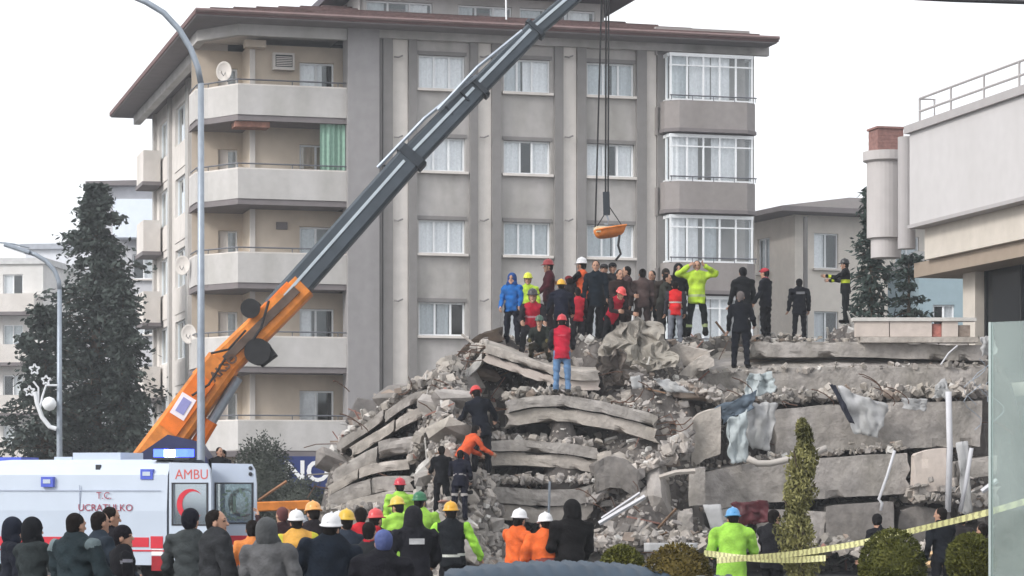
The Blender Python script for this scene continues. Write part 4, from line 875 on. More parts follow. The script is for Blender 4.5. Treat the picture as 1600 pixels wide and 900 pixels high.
# ================================================================ ambulance
AMY = 49.5; am = empty('ambulance', (PX(262, AMY), AMY, 0), R(-18), 'white ambulance with red stripe and open rear doors behind the crowd', 'ambulance')
W_am = mat('ambulance_white', lin((182, 192, 206)), .35, .03, 2, coat=.3); W_red = mat('ambulance_red', lin((196, 44, 60)), .4, .08, 4); W_blue = mat('blue_lens', lin((84, 100, 196)), .25, .1, 6); W_dk = mat('ambulance_dark', (.03, .032, .04), .5, .2, 3)
prof = [(0, .45), (0, 1.5), (.05, 2.2), (.16, 2.42), (.4, 2.5), (1.6, 2.5), (1.84, 2.42), (1.95, 2.2), (2, 1.5), (2, .45)]   # y,z section
n = len(prof); body = MB(); secs = [(-.02, 1), (-.15, 1), (-3.6, 1), (-4.2, .98)]
vs = []
for x, k in secs: vs += [(x, y, .45 + (z - .45) * k) for y, z in prof]
body.add(vs, [((i + 1) * n + j, i * n + j, i * n + j + 1, (i + 1) * n + j + 1) for i in range(len(secs) - 1) for j in range(n - 1)] + [tuple(range((len(secs) - 1) * n, len(secs) * n))[::-1]])
bd = body.build('body', W_am, am)
MB().box(-4.2, -.04, .1, 1.9, .46, .6).build('floor', W_dk, am); MB().box(-1.6, -1.5, .1, 1.9, .6, 2.4).build('bulkhead', W_dk, am)
MB().prism_y([(-4.2, .45), (-4.2, 2.4), (-4.9, 2.2), (-5.5, 1.35), (-6.0, 1.1), (-6.05, .45)], .05, 1.95).build('cab', W_am, am)
MB().prism_y([(-4.4, 1.35), (-4.4, 2.05), (-4.85, 2.0), (-5.3, 1.35)], .03, .046).build('cab_window', W_dk, am)
def strip(nm, x0, x1, z0, z1, m, y=-.012): return MB().box(x0, x1, y, y + .01, z0, z1).build(nm, m, am)
zz = lambda py: PZ(py, AMY)
def atx(px): k = (px - 800) / FPX; return (k * AMY - am.location.x) / (.951 + .309 * k)
strip('red_stripe', -4.1, -.4, zz(855), zz(840), W_red); strip('thin_stripe', -4.1, -.02, zz(862), zz(859.5), W_red)
for a, b, c, d in ((-.36, -.1, 857, 838),): strip('reflector', a, b, zz(c), zz(d), W_red)
strip('reflector', -.34, -.1, zz(868), zz(858), mat('refl_white', (.8, .8, .8), .4, .03))
strip('rear_lamp', -.34, -.1, zz(892), zz(869), mat('lamp_red', lin((150, 30, 40)), .3, .2, 8))
for px, py in ((75, 753), (228, 741)):
    x = atx(px); z = zz(py); y0 = .03 if py > 745 else .1
    lm = MB().box(x - .13, x + .13, y0 - .08, y0 + .02, z - .1, z + .1).build('flash_light', W_blue, am); MB().box(x - .08, x + .08, y0 - .09, y0 - .082, z - .03, z + .05).build('lens', W_am, lm)
M_ared = mat('lettering_red', lin((150, 66, 84)), .5, .05)
text_mesh('T.C.', .19, M_ared, am, (atx(163), -.014, zz(775)), (R(90), 0, 0), bold=.0)
text_mesh('UCRATULKO', .19, M_ared, am, (atx(165), -.014, zz(794)), (R(90), 0, 0), bold=.0, sx=1.05)
for x in (-1.9, -4.1): strip('panel_seam', x, x + .015, .6, 2.0, mat('seam_grey', lin((150, 158, 176)), .6, .05), y=-.006)
strip('body_crease', -4.0, -.15, zz(767), zz(766), MATS['seam_grey'], y=-.008)
MB().box(atx(95), atx(170), .5, 1.5, 2.48, 2.64).build('roof_unit', W_am, am)
MB().box(atx(62), atx(90), .6, 1.4, 2.49, 2.56).build('roof_hatch', W_am, am)
lb = MB().box(atx(232), atx(290), .15, .45, 2.49, 2.545).build('light_bar', W_dk, am)
EM_b = mat('beacon_blue', lin((60, 84, 250)), .2, .02, emit=3); EM_w = mat('beacon_white', (.85, .9, 1), .2, .02, emit=4)
MB().box(atx(234), atx(250), .16, .44, 2.547, 2.7).build('beacon', EM_b, lb); MB().box(atx(268), atx(288), .16, .44, 2.547, 2.7).build('beacon', EM_b, lb); MB().box(atx(251), atx(267), .16, .44, 2.547, 2.69).build('beacon', EM_w, lb)
def door(name, hinge, ang, glassm, flip, emblem):
    """rear leaf hinged at hinge (x,y); ang = direction of the leaf in plan"""
    d = empty(name, (0, 0, 0)); d.parent = am; d.location = (*hinge, 0); d.rotation_euler = (0, 0, ang)
    w = .92; z0, z1 = .5, 2.44; wz0, wz1 = 1.25, 2.02
    pr = [(0, z0), (w, z0), (w, z1 - .3), (w - .08, z1 - .02), (0, z1)]
    f = MB(); f.box(0, w, 0, .06, z0, wz0); f.box(0, .1, 0, .06, wz0, wz1); f.box(w - .1, w, 0, .06, wz0, wz1)
    f.prism_y([(0, wz1), (w, wz1), (w - .03, z1 - .14), (w - .1, z1 - .02), (0, z1)], 0, .06)
    f.build('leaf', W_am, d)
    MB().box(.1, w - .1, .02, .035, wz0, wz1).build('pane', glassm, d)
    fr = MB()
    for a in ((.08, w - .08, wz0 - .03, wz0), (.08, w - .08, wz1, wz1 + .03), (.06, .1, wz0 - .03, wz1 + .03), (w - .1, w - .06, wz0 - .03, wz1 + .03)): fr.box(a[0], a[1], -.012, -.002, a[2], a[3])
    fr.build('seal', W_dk, d)
    MB().box(0, w, -.008, -.001, zz(855), zz(840)).build('red_stripe', W_red, d)
    for z in (2.22, 2.34): MB().lathe([(.04, 0), (.04, -.02), (.001, -.025)], (w - .12, -.002, z), 10, axis='y').build('marker_lamp', W_dk, d) if emblem == 'wreath' else None
    e = MB()
    if emblem == 'crescent':
        pts = []; R1, R2 = .3, .25
        for k in range(25): a = R(-140) + R(280) * k / 24; pts.append((.46 - R1 * math.cos(a), 1.63 + R1 * math.sin(a)))
        for k in range(24, -1, -1): a = R(-140) + R(280) * k / 24; pts.append((.53 - R2 * math.cos(a), 1.63 + R2 * math.sin(a)))
        for k in range(24): e.add([(pts[k][0], .015, pts[k][1]), (pts[k + 1][0], .015, pts[k + 1][1]), (pts[48 - k][0], .015, pts[48 - k][1]), (pts[49 - k][0], .015, pts[49 - k][1])], [(0, 1, 2, 3)])
        e.build('red_crescent', W_red, d, fix=False)
        text_mesh('AMBU', .27, mat('lettering_red2', lin((196, 92, 88)), .5, .05), d, (.5, -.004, 2.2), (R(90), 0, 0), bold=0)
    else:
        for k in range(15):
            a = R(-150) + R(300) * k / 14 - R(90)
            c = Vector((.46 + .26 * math.cos(a), .015, 1.62 + .3 * math.sin(a))); e.beam(c - Vector((.05 * math.sin(a - .6), 0, -.05 * math.cos(a - .6))), c + Vector((.05 * math.sin(a - .6), 0, -.05 * math.cos(a - .6))), .01, .045)
        e.tube([(.46, .012, 1.45), (.46, .012, 1.78)], .03, 6); e.build('wreath_emblem', mat('emblem_green', lin((110, 128, 118)), .6, .1), d)
door('rear_door', (.02, .02), R(-4), glass('amb_glass', (.8, .86, .9), .5), False, 'crescent')
door('rear_door', (.02, 1.98), R(10), glass('amb_glass2', (.72, .8, .78), .45), True, 'wreath')
for x in (-1.1, -5.0):
    for y in (.12, 1.85): wheel(am, (x, y, .36), .36, .24)
MB().box(-.1, .12, .05, 1.95, .4, .58).build('bumper', W_dk, am)
# second van behind, only its roof shows
vn = empty('white_van', (PX(60, 58), 58, 0), R(-7), 'white van roof with blue beacon behind the ambulance at far left', 'van')
MB().prism_y([(-5.2, .4), (0, .4), (0, 2.3), (-.3, 2.5), (-2.2, 2.58), (-3.6, 2.5), (-4.4, 1.5), (-5.2, 1.2)], 0, 1.9).build('body', W_am, vn)
MB().prism_y([(-3.5, 1.5), (-1.0, 1.5), (-1.0, 2.2), (-3.0, 2.2)], -.02, -.004).build('side_window', W_dk, vn)
MB().box(-1.4, -.5, .3, 1.6, 2.5, 2.62).build('light_bar', W_blue, vn)
for x in (-1, -4.2):
    for y in (.1, 1.8): wheel(vn, (x, y, .36), .36, .24)

# ================================================================ street lamps
def lamp(label, px, Y, top_py, arm, r0, r1):
    b = P(px, 750, Y); b.z = 0; L = empty('street_lamp', b, 0, label, 'street lamp')
    h = PZ(top_py, Y)
    pts = [Vector((0, 0, 0)), Vector((0, 0, 1)), Vector((0, 0, h * .5)), Vector((0, 0, h))]
    rs = [r0, r0, (r0 + r1) / 2, r1]
    MB().tube(pts, rs, 12).build('pole', M_steel, L, smooth=True)
    MB().lathe([(r0 * 2, 0), (r0 * 2, .04), (r0 * 1.3, .06), (r0 * 1.2, .5), (r0, .52)], (0, 0, 0), 12).build('base', M_steel, L)
    ap = [P(a, c, Y) - b for a, c in arm]; MB().tube(ap, [r1] * (len(ap) - 1) + [r1 * .8], 10).build('arm', M_steel, L, smooth=True)
    e = ap[-1]; d = (ap[-1] - ap[-2]).normalized()
    hd_ = MB().beam(e - d * .05, e + d * .75, .28, .14, ch=.3).build('lamp_head', M_steel, L); MB().beam(e + d * .1 + Vector((0, 0, -.08)), e + d * .65 + Vector((0, 0, -.08)), .2, .03).build('lens', M_white, hd_)
    return L
lamp('tall grey street lamp post in front of the grey block with curved arm', 314, 53, 130, [(314, 131), (309, 105), (298, 76), (280, 46), (256, 20), (228, 3), (200, -8)], .09, .062)
L2 = lamp('slim grey street lamp by the cedar with light ornament', 93, 78, 452, [(93, 453), (92, 440), (86, 424), (72, 408), (56, 398), (44, 394)], .1, .07)
b2 = L2.location
def BP(px, py, d=0): return P(px, py, 78 + d) - b2
orn = MB(); M_or = mat('ornament_pale', lin((214, 216, 220)), .5, .05)
o_ = empty('light_ornament', P(66, 672, 78), 0, 'pale scrolled light ornament with stars and round globe on the slim lamp', 'ornament')
oo = o_.location
def OP(px, py): return P(px, py, 77.8) - oo
MB().tube([OP(88, 670), OP(78, 667), (OP(66, 652)), OP(58, 630), OP(55, 612)], .07, 7).build('scroll', M_or, o_)
MB().tube([OP(90, 602), OP(72, 602), OP(66, 620), OP(62, 640)], .035, 6).build('stem', M_or, o_)
MB().tube([OP(60, 632), OP(60, 606), OP(52, 596)], .03, 6).build('stem', M_or, o_)
for px, py, r in ((54, 577, .17), (72, 594, .15), (46, 611, .17)):
    st = MB(); c = OP(px, py)
    for k in range(5):
        a = R(90 + 72 * k); st.tube([c + Vector((math.cos(a) * r, 0, math.sin(a) * r)), c + Vector((math.cos(a + R(36)) * r * .5, 0, math.sin(a + R(36)) * r * .5)), c + Vector((math.cos(a + R(72)) * r, 0, math.sin(a + R(72)) * r))], .028, 5)
    st.build('star', M_or, o_)
MB().lathe([(.001, -.22), (.14, -.17), (.215, -.05), (.215, .05), (.14, .17), (.001, .22)], OP(77, 631), 18).build('globe', M_white, o_, smooth=True)
pole('overhead_wire', 'thin overhead wire at the far left', [(-20, 377), (20, 381), (46, 387)], 90, .03, M_steel, 'wire', 5)

# ================================================================ near things on the right
# glass screen at the right edge
G_ = empty('glass_screen', (PX(1549, 12), 12, 0), R(-38), 'greenish glass screen standing at the right edge near the camera', 'glass screen')
MB().box(0, 2.2, 0, .012, .08, 2.84).build('pane', glass('green_glass', (.86, .93, .9), .86, .02, pale_mix=.22), G_)
MB().box(-.012, .0, -.006, .02, 0, 2.84).build('edge_strip', mat('alu', lin((170, 180, 178)), .4, .05, 4, metal=.5), G_)
MB().box(0, 2.2, -.03, .04, 0, .076).build('foot_rail', MATS['alu'], G_)
# ribbed blue-grey shelter roof at the bottom edge
rb_ = MB(); y0 = 20.0; n = 150; vs = []
x0, x1 = PX(690, y0), PX(1165, y0)
for j in range(9):
    a = j / 8; yy = y0 + 1.4 * a
    for i in range(n + 1):
        t = i / n; x = x0 + (x1 - x0) * t
        arc = PZ(910, y0) + (PZ(886, y0) - PZ(910, y0)) * math.sin(PI * min(1, t * 1.15 + .05)) ** .6
        vs.append((x, yy, arc - .5 * (1 - math.sin(PI / 2 * min(1, a * 1.6))) + .016 * math.sin((x - yy * .6) * 46)))
rb_.add(vs, [(j * (n + 1) + i, j * (n + 1) + i + 1, (j + 1) * (n + 1) + i + 1, (j + 1) * (n + 1) + i) for j in range(8) for i in range(n)])
sh = empty('ribbed_canopy', (0, 0, 0), 0, 'blue grey ribbed curved canopy top at the bottom edge', 'canopy')
ro_ = rb_.build('canopy_sheet', mat('ribbed_blue', lin((50, 64, 78)), .6, .12, 4, metal=.1), sh, smooth=True); ro_.modifiers.new('t', 'SOLIDIFY').thickness = .02
for x in (x0 + .3, x1 - .3): MB().tube([(x, y0 + .7, 0), (x, y0 + .7, PZ(905, y0))], .04, 8).build('post', M_steel, sh)
# yellow caution tape
def ribbon(label, pts, w, Yf):
    pts = [P(a, b, y) for a, b, y in pts]; sm = []
    for a, b in zip(pts, pts[1:]): sm += [a.lerp(b, i / 8) for i in range(8)]
    sm.append(pts[-1]); vs = []
    for _ in range(6): sm = [sm[0]] + [(sm[i - 1] + sm[i] * 2 + sm[i + 1]) / 4 for i in range(1, len(sm) - 1)] + [sm[-1]]
    for i, q in enumerate(sm):
        tw = .35 * math.sin(i * .33 + Yf); vs += [q + Vector((0, w * math.sin(tw), w * math.cos(tw))), q - Vector((0, w * math.sin(tw), w * math.cos(tw)))]
    o = MB().add(vs, [(2 * i, 2 * i + 1, 2 * i + 3, 2 * i + 2) for i in range(len(sm) - 1)]).build('caution_tape', M_tape, fix=False)
    return tag(o, label, 'tape')
M_tape = bpy.data.materials.new('caution_tape'); M_tape.use_nodes = True
n_ = M_tape.node_tree.nodes; l_ = M_tape.node_tree.links; b_ = n_['Principled BSDF']; b_.inputs['Roughness'].default_value = .5
tc = n_.new('ShaderNodeTexCoord'); wv = n_.new('ShaderNodeTexWave'); wv.inputs['Scale'].default_value = 7; wv.inputs['Distortion'].default_value = 3; wv.inputs['Detail Scale'].default_value = 4
rp = n_.new('ShaderNodeValToRGB'); rp.color_ramp.elements[0].position = .3; rp.color_ramp.elements[0].color = (*lin((150, 146, 104)), 1); rp.color_ramp.elements[1].position = .5; rp.color_ramp.elements[1].color = (*lin((196, 194, 138)), 1)
l_.new(tc.outputs['Object'], wv.inputs['Vector']); l_.new(wv.outputs['Fac'], rp.inputs['Fac']); l_.new(rp.outputs[0], b_.inputs['Base Color'])
ribbon('yellow caution tape stretched from the right edge past the slim cypress', [(1640, 772, 24), (1540, 802, 26), (1440, 826, 27), (1340, 850, 27.8), (1240, 866, 28.6), (1120, 876, 29)], .034, 0)
ribbon('lower strand of yellow tape beside the green jacket', [(1290, 872, 28.8), (1230, 876, 29), (1160, 872, 29.2), (1100, 864, 29.4)], .035, 2)

# ================================================================ vegetation
def leaf_mat(key, c, c2, rough=.8):
    if key in MATS: return MATS[key]
    m = bpy.data.materials.new(key); m.use_nodes = True; MATS[key] = m
    n = m.node_tree.nodes; l = m.node_tree.links; b = n['Principled BSDF']; b.inputs['Roughness'].default_value = rough; b.inputs['Specular IOR Level'].default_value = .2
    tc = n.new('ShaderNodeTexCoord'); nz = n.new('ShaderNodeTexNoise'); nz.inputs['Scale'].default_value = 2.5; nz.inputs['Detail'].default_value = 6
    rp = n.new('ShaderNodeValToRGB'); rp.color_ramp.elements[0].color = (*c, 1); rp.color_ramp.elements[1].color = (*c2, 1); rp.color_ramp.elements[0].position = .35; rp.color_ramp.elements[1].position = .66
    l.new(tc.outputs['Object'], nz.inputs['Vector']); l.new(nz.outputs['Fac'], rp.inputs['Fac']); l.new(rp.outputs[0], b.inputs['Base Color'])
    return m
def leaves(centres, dirs, L, W, jit=.5):
    """one elongated leaf face per centre, roughly along dirs"""
    C = np.asarray(centres, np.float32); D = np.asarray(dirs, np.float32); n = len(C)
    D = D + rng.normal(0, jit, (n, 3)); D /= np.linalg.norm(D, axis=1, keepdims=True) + 1e-6
    S = np.cross(D, rng.normal(0, 1, (n, 3))); S /= np.linalg.norm(S, axis=1, keepdims=True) + 1e-6
    l_ = (L * rng.uniform(.6, 1.3, (n, 1))); w_ = W * rng.uniform(.6, 1.3, (n, 1))
    V = np.stack([C - D * l_ * .5, C + S * w_ * .5, C + D * l_ * .5, C - S * w_ * .5], 1).reshape(-1, 3)
    return V, np.arange(4 * n).reshape(-1, 4)
def conifer(name, label, base, h, r, levels, per, nl, m, L=.34, Wd=.12, droop=.25, skirt=.06, trunk=True, cat='tree', blunt=.75, lean=0):
    t = empty(name, base, rng.uniform(0, 6), label, cat)
    tb = MB(); tb.tube([(0, 0, 0), (0, 0, h * .5), (0, 0, h * .97)], [r * .07 + .06, r * .05 + .04, .02], 8)
    cs, ds_ = [], []
    for i in range(levels):
        f = skirt + (1 - skirt) * (i / levels) ** 1.0; z = h * f; rad = r * (1 - f) ** blunt * (1 + .25 * math.sin(i * 1.7)) + .12
        for k in range(per):
            a = rng.uniform(0, 2 * PI); rr_ = rad * rng.uniform(.45, 1.2); up = rng.uniform(-.1, .25)
            d = Vector((math.cos(a), math.sin(a), up)); e = Vector((0, 0, z)) + d * rr_ + Vector((0, 0, -droop * rr_))
            s0 = Vector((0, 0, z)); tb.tube([s0, s0.lerp(e, .5) + Vector((0, 0, .1 * rr_)), e], [.035, .022, .008], 4, cap=False)
            for _ in range(nl):
                u = rng.random() ** .55; q = s0.lerp(e, u) + Vector((0, 0, .1 * rr_ * 4 * u * (1 - u)))
                sp = .08 + .1 * rr_ * u
                cs.append((q.x + rng.normal(0, sp), q.y + rng.normal(0, sp), q.z + rng.normal(0, sp * .6))); ds_.append((d.x * .8, d.y * .8, -.25))
    tb.build('trunk', mat('bark', lin((84, 72, 62)), .95, .3, 8, .5), t)
    V_, F_ = leaves(cs, ds_, L, Wd); link('crown', mesh_np('crown', V_, F_, [m]), t)
    return t
LM_d = leaf_mat('needles_dark', (.028, .038, .034), (.075, .092, .082)); LM_f = leaf_mat('needles_fir', (.014, .026, .02), (.06, .085, .075))  # cedar needle tones lifted towards grey, haze painted into the colour
q = P(150, 750, 100); conifer('cedar_tree', 'big dark cedar left of the grey apartment block', (q.x, 100, 0), PZ(282, 100), 3.0, 46, 9, 60, LM_d, .26, .13, blunt=.62, skirt=.05)
q = P(70, 750, 97); conifer('cedar_tree', 'lower dark conifer behind the slim lamp', (q.x, 97, 0), PZ(470, 97), 1.9, 24, 8, 50, LM_d, .26, .13, blunt=.5)
q = P(192, 750, 98); conifer('cedar_tree', 'lower dark conifer tucked against the side of the grey block', (q.x, 98, 0), PZ(430, 98), 1.2, 26, 8, 50, LM_d, .26, .13, blunt=.5)
q = P(1362, 750, 76); conifer('fir_tree', 'dark fir tree rising behind the parapet on the right', (q.x, 76, 0), PZ(285, 76), 1.5, 30, 6, 30, LM_f, .24, .08, droop=.35, blunt=.8, skirt=.3)
q = P(1420, 750, 78); conifer('fir_tree', 'smaller broad fir right of the dark fir', (q.x, 78, 0), PZ(385, 78), 1.3, 16, 7, 30, LM_f, .24, .08, droop=.3, blunt=.6, skirt=.3)
if 0: conifer('fir_tree', 'dark tree against the dark glazing at the right edge', (q.x + .4, 60.4, 0), PZ(405, 60), .9, 20, 6, 26, LM_f, .2, .07, droop=.3, blunt=.5, skirt=.3)
def bush(name, label, base, rx, ry, z0, z1, nleaf, m, L=.07, W=.035, shape='ball', stem=True, cat='shrub', nlump=22, jag=.035):
    t = empty(name, base, 0, label, cat); zc = (z0 + z1) / 2; hz = (z1 - z0) / 2; cs, ds_ = [], []
    lumps = [(rng.normal(0, 1, 3), rng.uniform(.8, 1.08)) for _ in range(nlump)]; lumps = [(v / np.linalg.norm(v), k) for v, k in lumps]
    while len(cs) < nleaf:
        v = rng.normal(0, 1, 3); v /= np.linalg.norm(v); k = 1 + .10 * sum(max(0, float(v @ l_) - .8) * 5 * (kk - .9) for l_, kk in lumps) + rng.normal(0, jag)
        if rng.random() < .35: k *= rng.uniform(.6, 1)
        if shape == 'ball': q = (v[0] * rx * k, v[1] * ry * k, zc + v[2] * hz * k)
        else:                                               # column: narrow top, wavy outline
            zt = rng.random(); w = (1 - zt) ** .34 * (.75 + .25 * math.sin(zt * 17 + 1) * .5 + .12 * math.sin(zt * 41)) ; a = rng.uniform(0, 2 * PI); rr_ = w * k * (rng.random() ** .3) * (1 + .22 * math.sin(a * 3 + zt * 23))
            q = (math.cos(a) * rx * rr_ + .05 * math.sin(zt * 9), math.sin(a) * ry * rr_, z0 + (z1 - z0) * zt)
        cs.append(q); ds_.append((v[0], v[1], v[2] * .6 + (.9 if shape != 'ball' else .1)))
    V_, F_ = leaves(cs, ds_, L, W, .45); link('crown', mesh_np('crown', V_, F_, [m]), t)
    sb_ = MB().tube([(0, 0, 0), (0, 0, z0 + hz), (0, 0, z1 - hz * .3)], [.05, .04, .015], 7)
    for k in range(8):
        a = k * 2.4; z = z0 + hz * (.4 + .15 * k); sb_.tube([(0, 0, z), (math.cos(a) * rx * .6, math.sin(a) * ry * .6, z + hz * .25)], [.02, .008], 4)
    sb_.build('trunk', MATS['bark'], t)
    if shape == 'ball':                                     # twiggy inner mass so the sky does not show through
        vs = []; core = MB(); core.lathe([(.001, zc - hz * .82)] + [(rx * .8 * math.sin(PI * k / 8), zc - hz * .82 * math.cos(PI * k / 8)) for k in range(1, 8)] + [(.001, zc + hz * .82)], n=14, sy=ry / rx)
        core.build('inner_twigs', m, t)
    return t
LM_ol = leaf_mat('olive_leaf', (.035, .045, .012), (.13, .13, .03)); LM_yl = leaf_mat('cypress_olive', (.075, .075, .028), (.27, .255, .1)); LM_bu = leaf_mat('bush_grey', (.03, .038, .03), (.09, .1, .085)); LM_br = leaf_mat('olive_brown', (.04, .038, .012), (.15, .11, .03))
q = P(1250, 750, 30); bush('slim_cypress', 'slim yellow green cypress standing in front of the heap', (q.x, 30, 0), .33, .33, .3, PZ(655, 30), 8000, LM_yl, .075, .024, 'column')
for px, w, top, Y, m, lab in ((972, 36, 853, 22, LM_ol, 'green clipped round shrub left of the brownish one at the bottom'), (1058, 56, 851, 21, LM_br, 'brownish clipped round shrub at the bottom centre'), (1394, 50, 828, 23, LM_ol, 'large clipped round shrub under the tape on the right'), (1517, 37, 834, 22, LM_ol, 'clipped round shrub near the glass screen')):
    q = P(px, 750, Y); r = w * Y / FPX; zt = PZ(top, Y); bush('clipped_shrub', lab, (q.x, Y, 0), r, r, zt - r * 2.3, zt, 7000, m, .035, .018)
q = P(410, 750, 80); bush('grey_bush', 'rounded grey green bush before the ground floor of the grey block', (q.x, 80, 0), .95, .9, .3, PZ(690, 80), 9000, LM_bu, .12, .05, jag=.1)
q = P(470, 750, 78); bush('grey_bush', 'low dark bush under the blue shop sign', (q.x, 78, 0), .8, .8, .1, PZ(752, 78), 5000, LM_bu, .12, .05, jag=.1)
# ================================================================ people
def surf_nets(Fd, org, h):
    s = Fd < 0; nx, ny, nz = Fd.shape
    c = np.zeros((nx - 1, ny - 1, nz - 1), np.int8)
    for i in (0, 1):
        for j in (0, 1):
            for k in (0, 1): c += s[i:nx - 1 + i, j:ny - 1 + j, k:nz - 1 + k]
    act = (c > 0) & (c < 8); idx = -np.ones(act.shape, np.int32); I = np.argwhere(act); idx[act] = np.arange(len(I))
    acc = np.zeros((len(I), 3)); cnt = np.zeros(len(I))
    for a in range(3):
        e = np.zeros(3, int); e[a] = 1
        for u in (0, 1):
            for v in (0, 1):
                o = np.zeros(3, int); o[(a + 1) % 3] = u; o[(a + 2) % 3] = v
                p = I + o; q = p + e; f0 = Fd[p[:, 0], p[:, 1], p[:, 2]]; f1 = Fd[q[:, 0], q[:, 1], q[:, 2]]
                m = (f0 < 0) != (f1 < 0); t = np.where(m, f0 / np.where(m, f0 - f1, 1), 0)
                pos = p + e * t[:, None]; acc += pos * m[:, None]; cnt += m
    V = acc / cnt[:, None] * h + org; Q = []
    for a in range(3):
        b, d = (a + 1) % 3, (a + 2) % 3; sl0 = [slice(None)] * 3; sl1 = [slice(None)] * 3; sl0[a] = slice(0, -1); sl1[a] = slice(1, None)
        cr_ = s[tuple(sl0)] != s[tuple(sl1)]; E = np.argwhere(cr_)
        E = E[(E[:, b] > 0) & (E[:, d] > 0) & (E[:, b] < Fd.shape[b] - 1) & (E[:, d] < Fd.shape[d] - 1)]
        ins = s[E[:, 0], E[:, 1], E[:, 2]]
        def g(ob, od): w = E.copy(); w[:, b] -= ob; w[:, d] -= od; return idx[w[:, 0], w[:, 1], w[:, 2]]
        q = np.stack([g(1, 1), g(0, 1), g(0, 0), g(1, 0)], 1); q[~ins] = q[~ins][:, ::-1]; Q.append(q)
    Q = np.vstack(Q); return V, Q[(Q >= 0).all(1)]
class Cap:
    def __init__(s, tag_, a, b, ra, rb, m, k=.025, n=None, fl=1.0, clip=None): s.clip = clip; s.t = tag_; s.a = np.array(a, float); s.b = np.array(b, float); s.ra = ra; s.rb = rb; s.m = m; s.k = k; s.n = None if n is None else np.array(n, float); s.fl = fl
    def d(s, p, wt=False):
        pa = p - s.a; ba = s.b - s.a
        if s.n is not None: pa = pa + (s.fl - 1) * (pa @ s.n)[..., None] * s.n; ba = ba + (s.fl - 1) * (ba @ s.n) * s.n
        t = np.clip((pa @ ba) / max(1e-9, ba @ ba), 0, 1); d = np.linalg.norm(pa - t[..., None] * ba, axis=-1) - (s.ra + (s.rb - s.ra) * t)
        if s.clip is not None: d = np.maximum(d, -((p - s.clip[0]) @ s.clip[1]))
        return (d, t) if wt else d
    def bb(s): r = max(s.ra, s.rb) + .07; return np.minimum(s.a, s.b) - r, np.maximum(s.a, s.b) + r
class Ell:
    def __init__(s, tag_, c, r, m, k=.02): s.t = tag_; s.c = np.array(c, float); s.r = np.array(r, float); s.m = m; s.k = k
    def d(s, p, wt=False):
        q = (p - s.c) / s.r; l = np.linalg.norm(q, axis=-1); d = (l - 1) * s.r.min() * .5 + (l - 1) * s.r.mean() * .5
        return (d, np.zeros_like(d)) if wt else d
    def bb(s): return s.c - s.r - .06, s.c + s.r + .06
def sdf_mesh(prims, h, wr=0, seed=0, paint=()):
    lo = np.min([p.bb()[0] for p in prims], 0); hi = np.max([p.bb()[1] for p in prims], 0); n = np.ceil((hi - lo) / h).astype(int) + 2
    Fd = np.full(n, .5); r = np.random.default_rng(seed); ax = [lo[i] + h * np.arange(n[i]) for i in range(3)]
    for p in prims:
        a, b = p.bb(); i0 = np.maximum(0, ((a - lo) / h).astype(int)); i1 = np.minimum(n, ((b - lo) / h).astype(int) + 2)
        g = np.stack(np.meshgrid(*[ax[i][i0[i]:i1[i]] for i in range(3)], indexing='ij'), -1); d = p.d(g)
        sl = tuple(slice(i0[i], i1[i]) for i in range(3)); f = Fd[sl]; hh = np.maximum(p.k - np.abs(f - d), 0) / p.k; Fd[sl] = np.minimum(f, d) - hh * hh * p.k * .25
    if wr:
        X, Yy, Z = np.meshgrid(*ax, indexing='ij')
        for _ in range(6):
            k = r.normal(0, 1, 3); k[2] *= 1.5; k *= r.uniform(28, 60) / np.linalg.norm(k); w = np.sin(X * k[0] + Yy * k[1] + Z * k[2] + r.uniform(0, 6)); Fd += wr * w * (1 if _ < 3 else .6)
    V, Q = surf_nets(Fd, lo, h); C = V[Q].mean(1)
    D = []; T = []
    for p in prims: d, t = p.d(C, True); D.append(d); T.append(t)
    D = np.array(D); T = np.array(T); w = D.argmin(0); mk = np.array([p.m for p in prims], object)[w]
    tg = np.array([p.t for p in prims], object)[w]; tt = T[w, np.arange(len(w))]
    for a, t0, t1, m in paint:
        mk[(np.isin(tg, a if isinstance(a, tuple) else (a,))) & (tt >= t0) & (tt <= t1)] = m
    return V, Q, mk
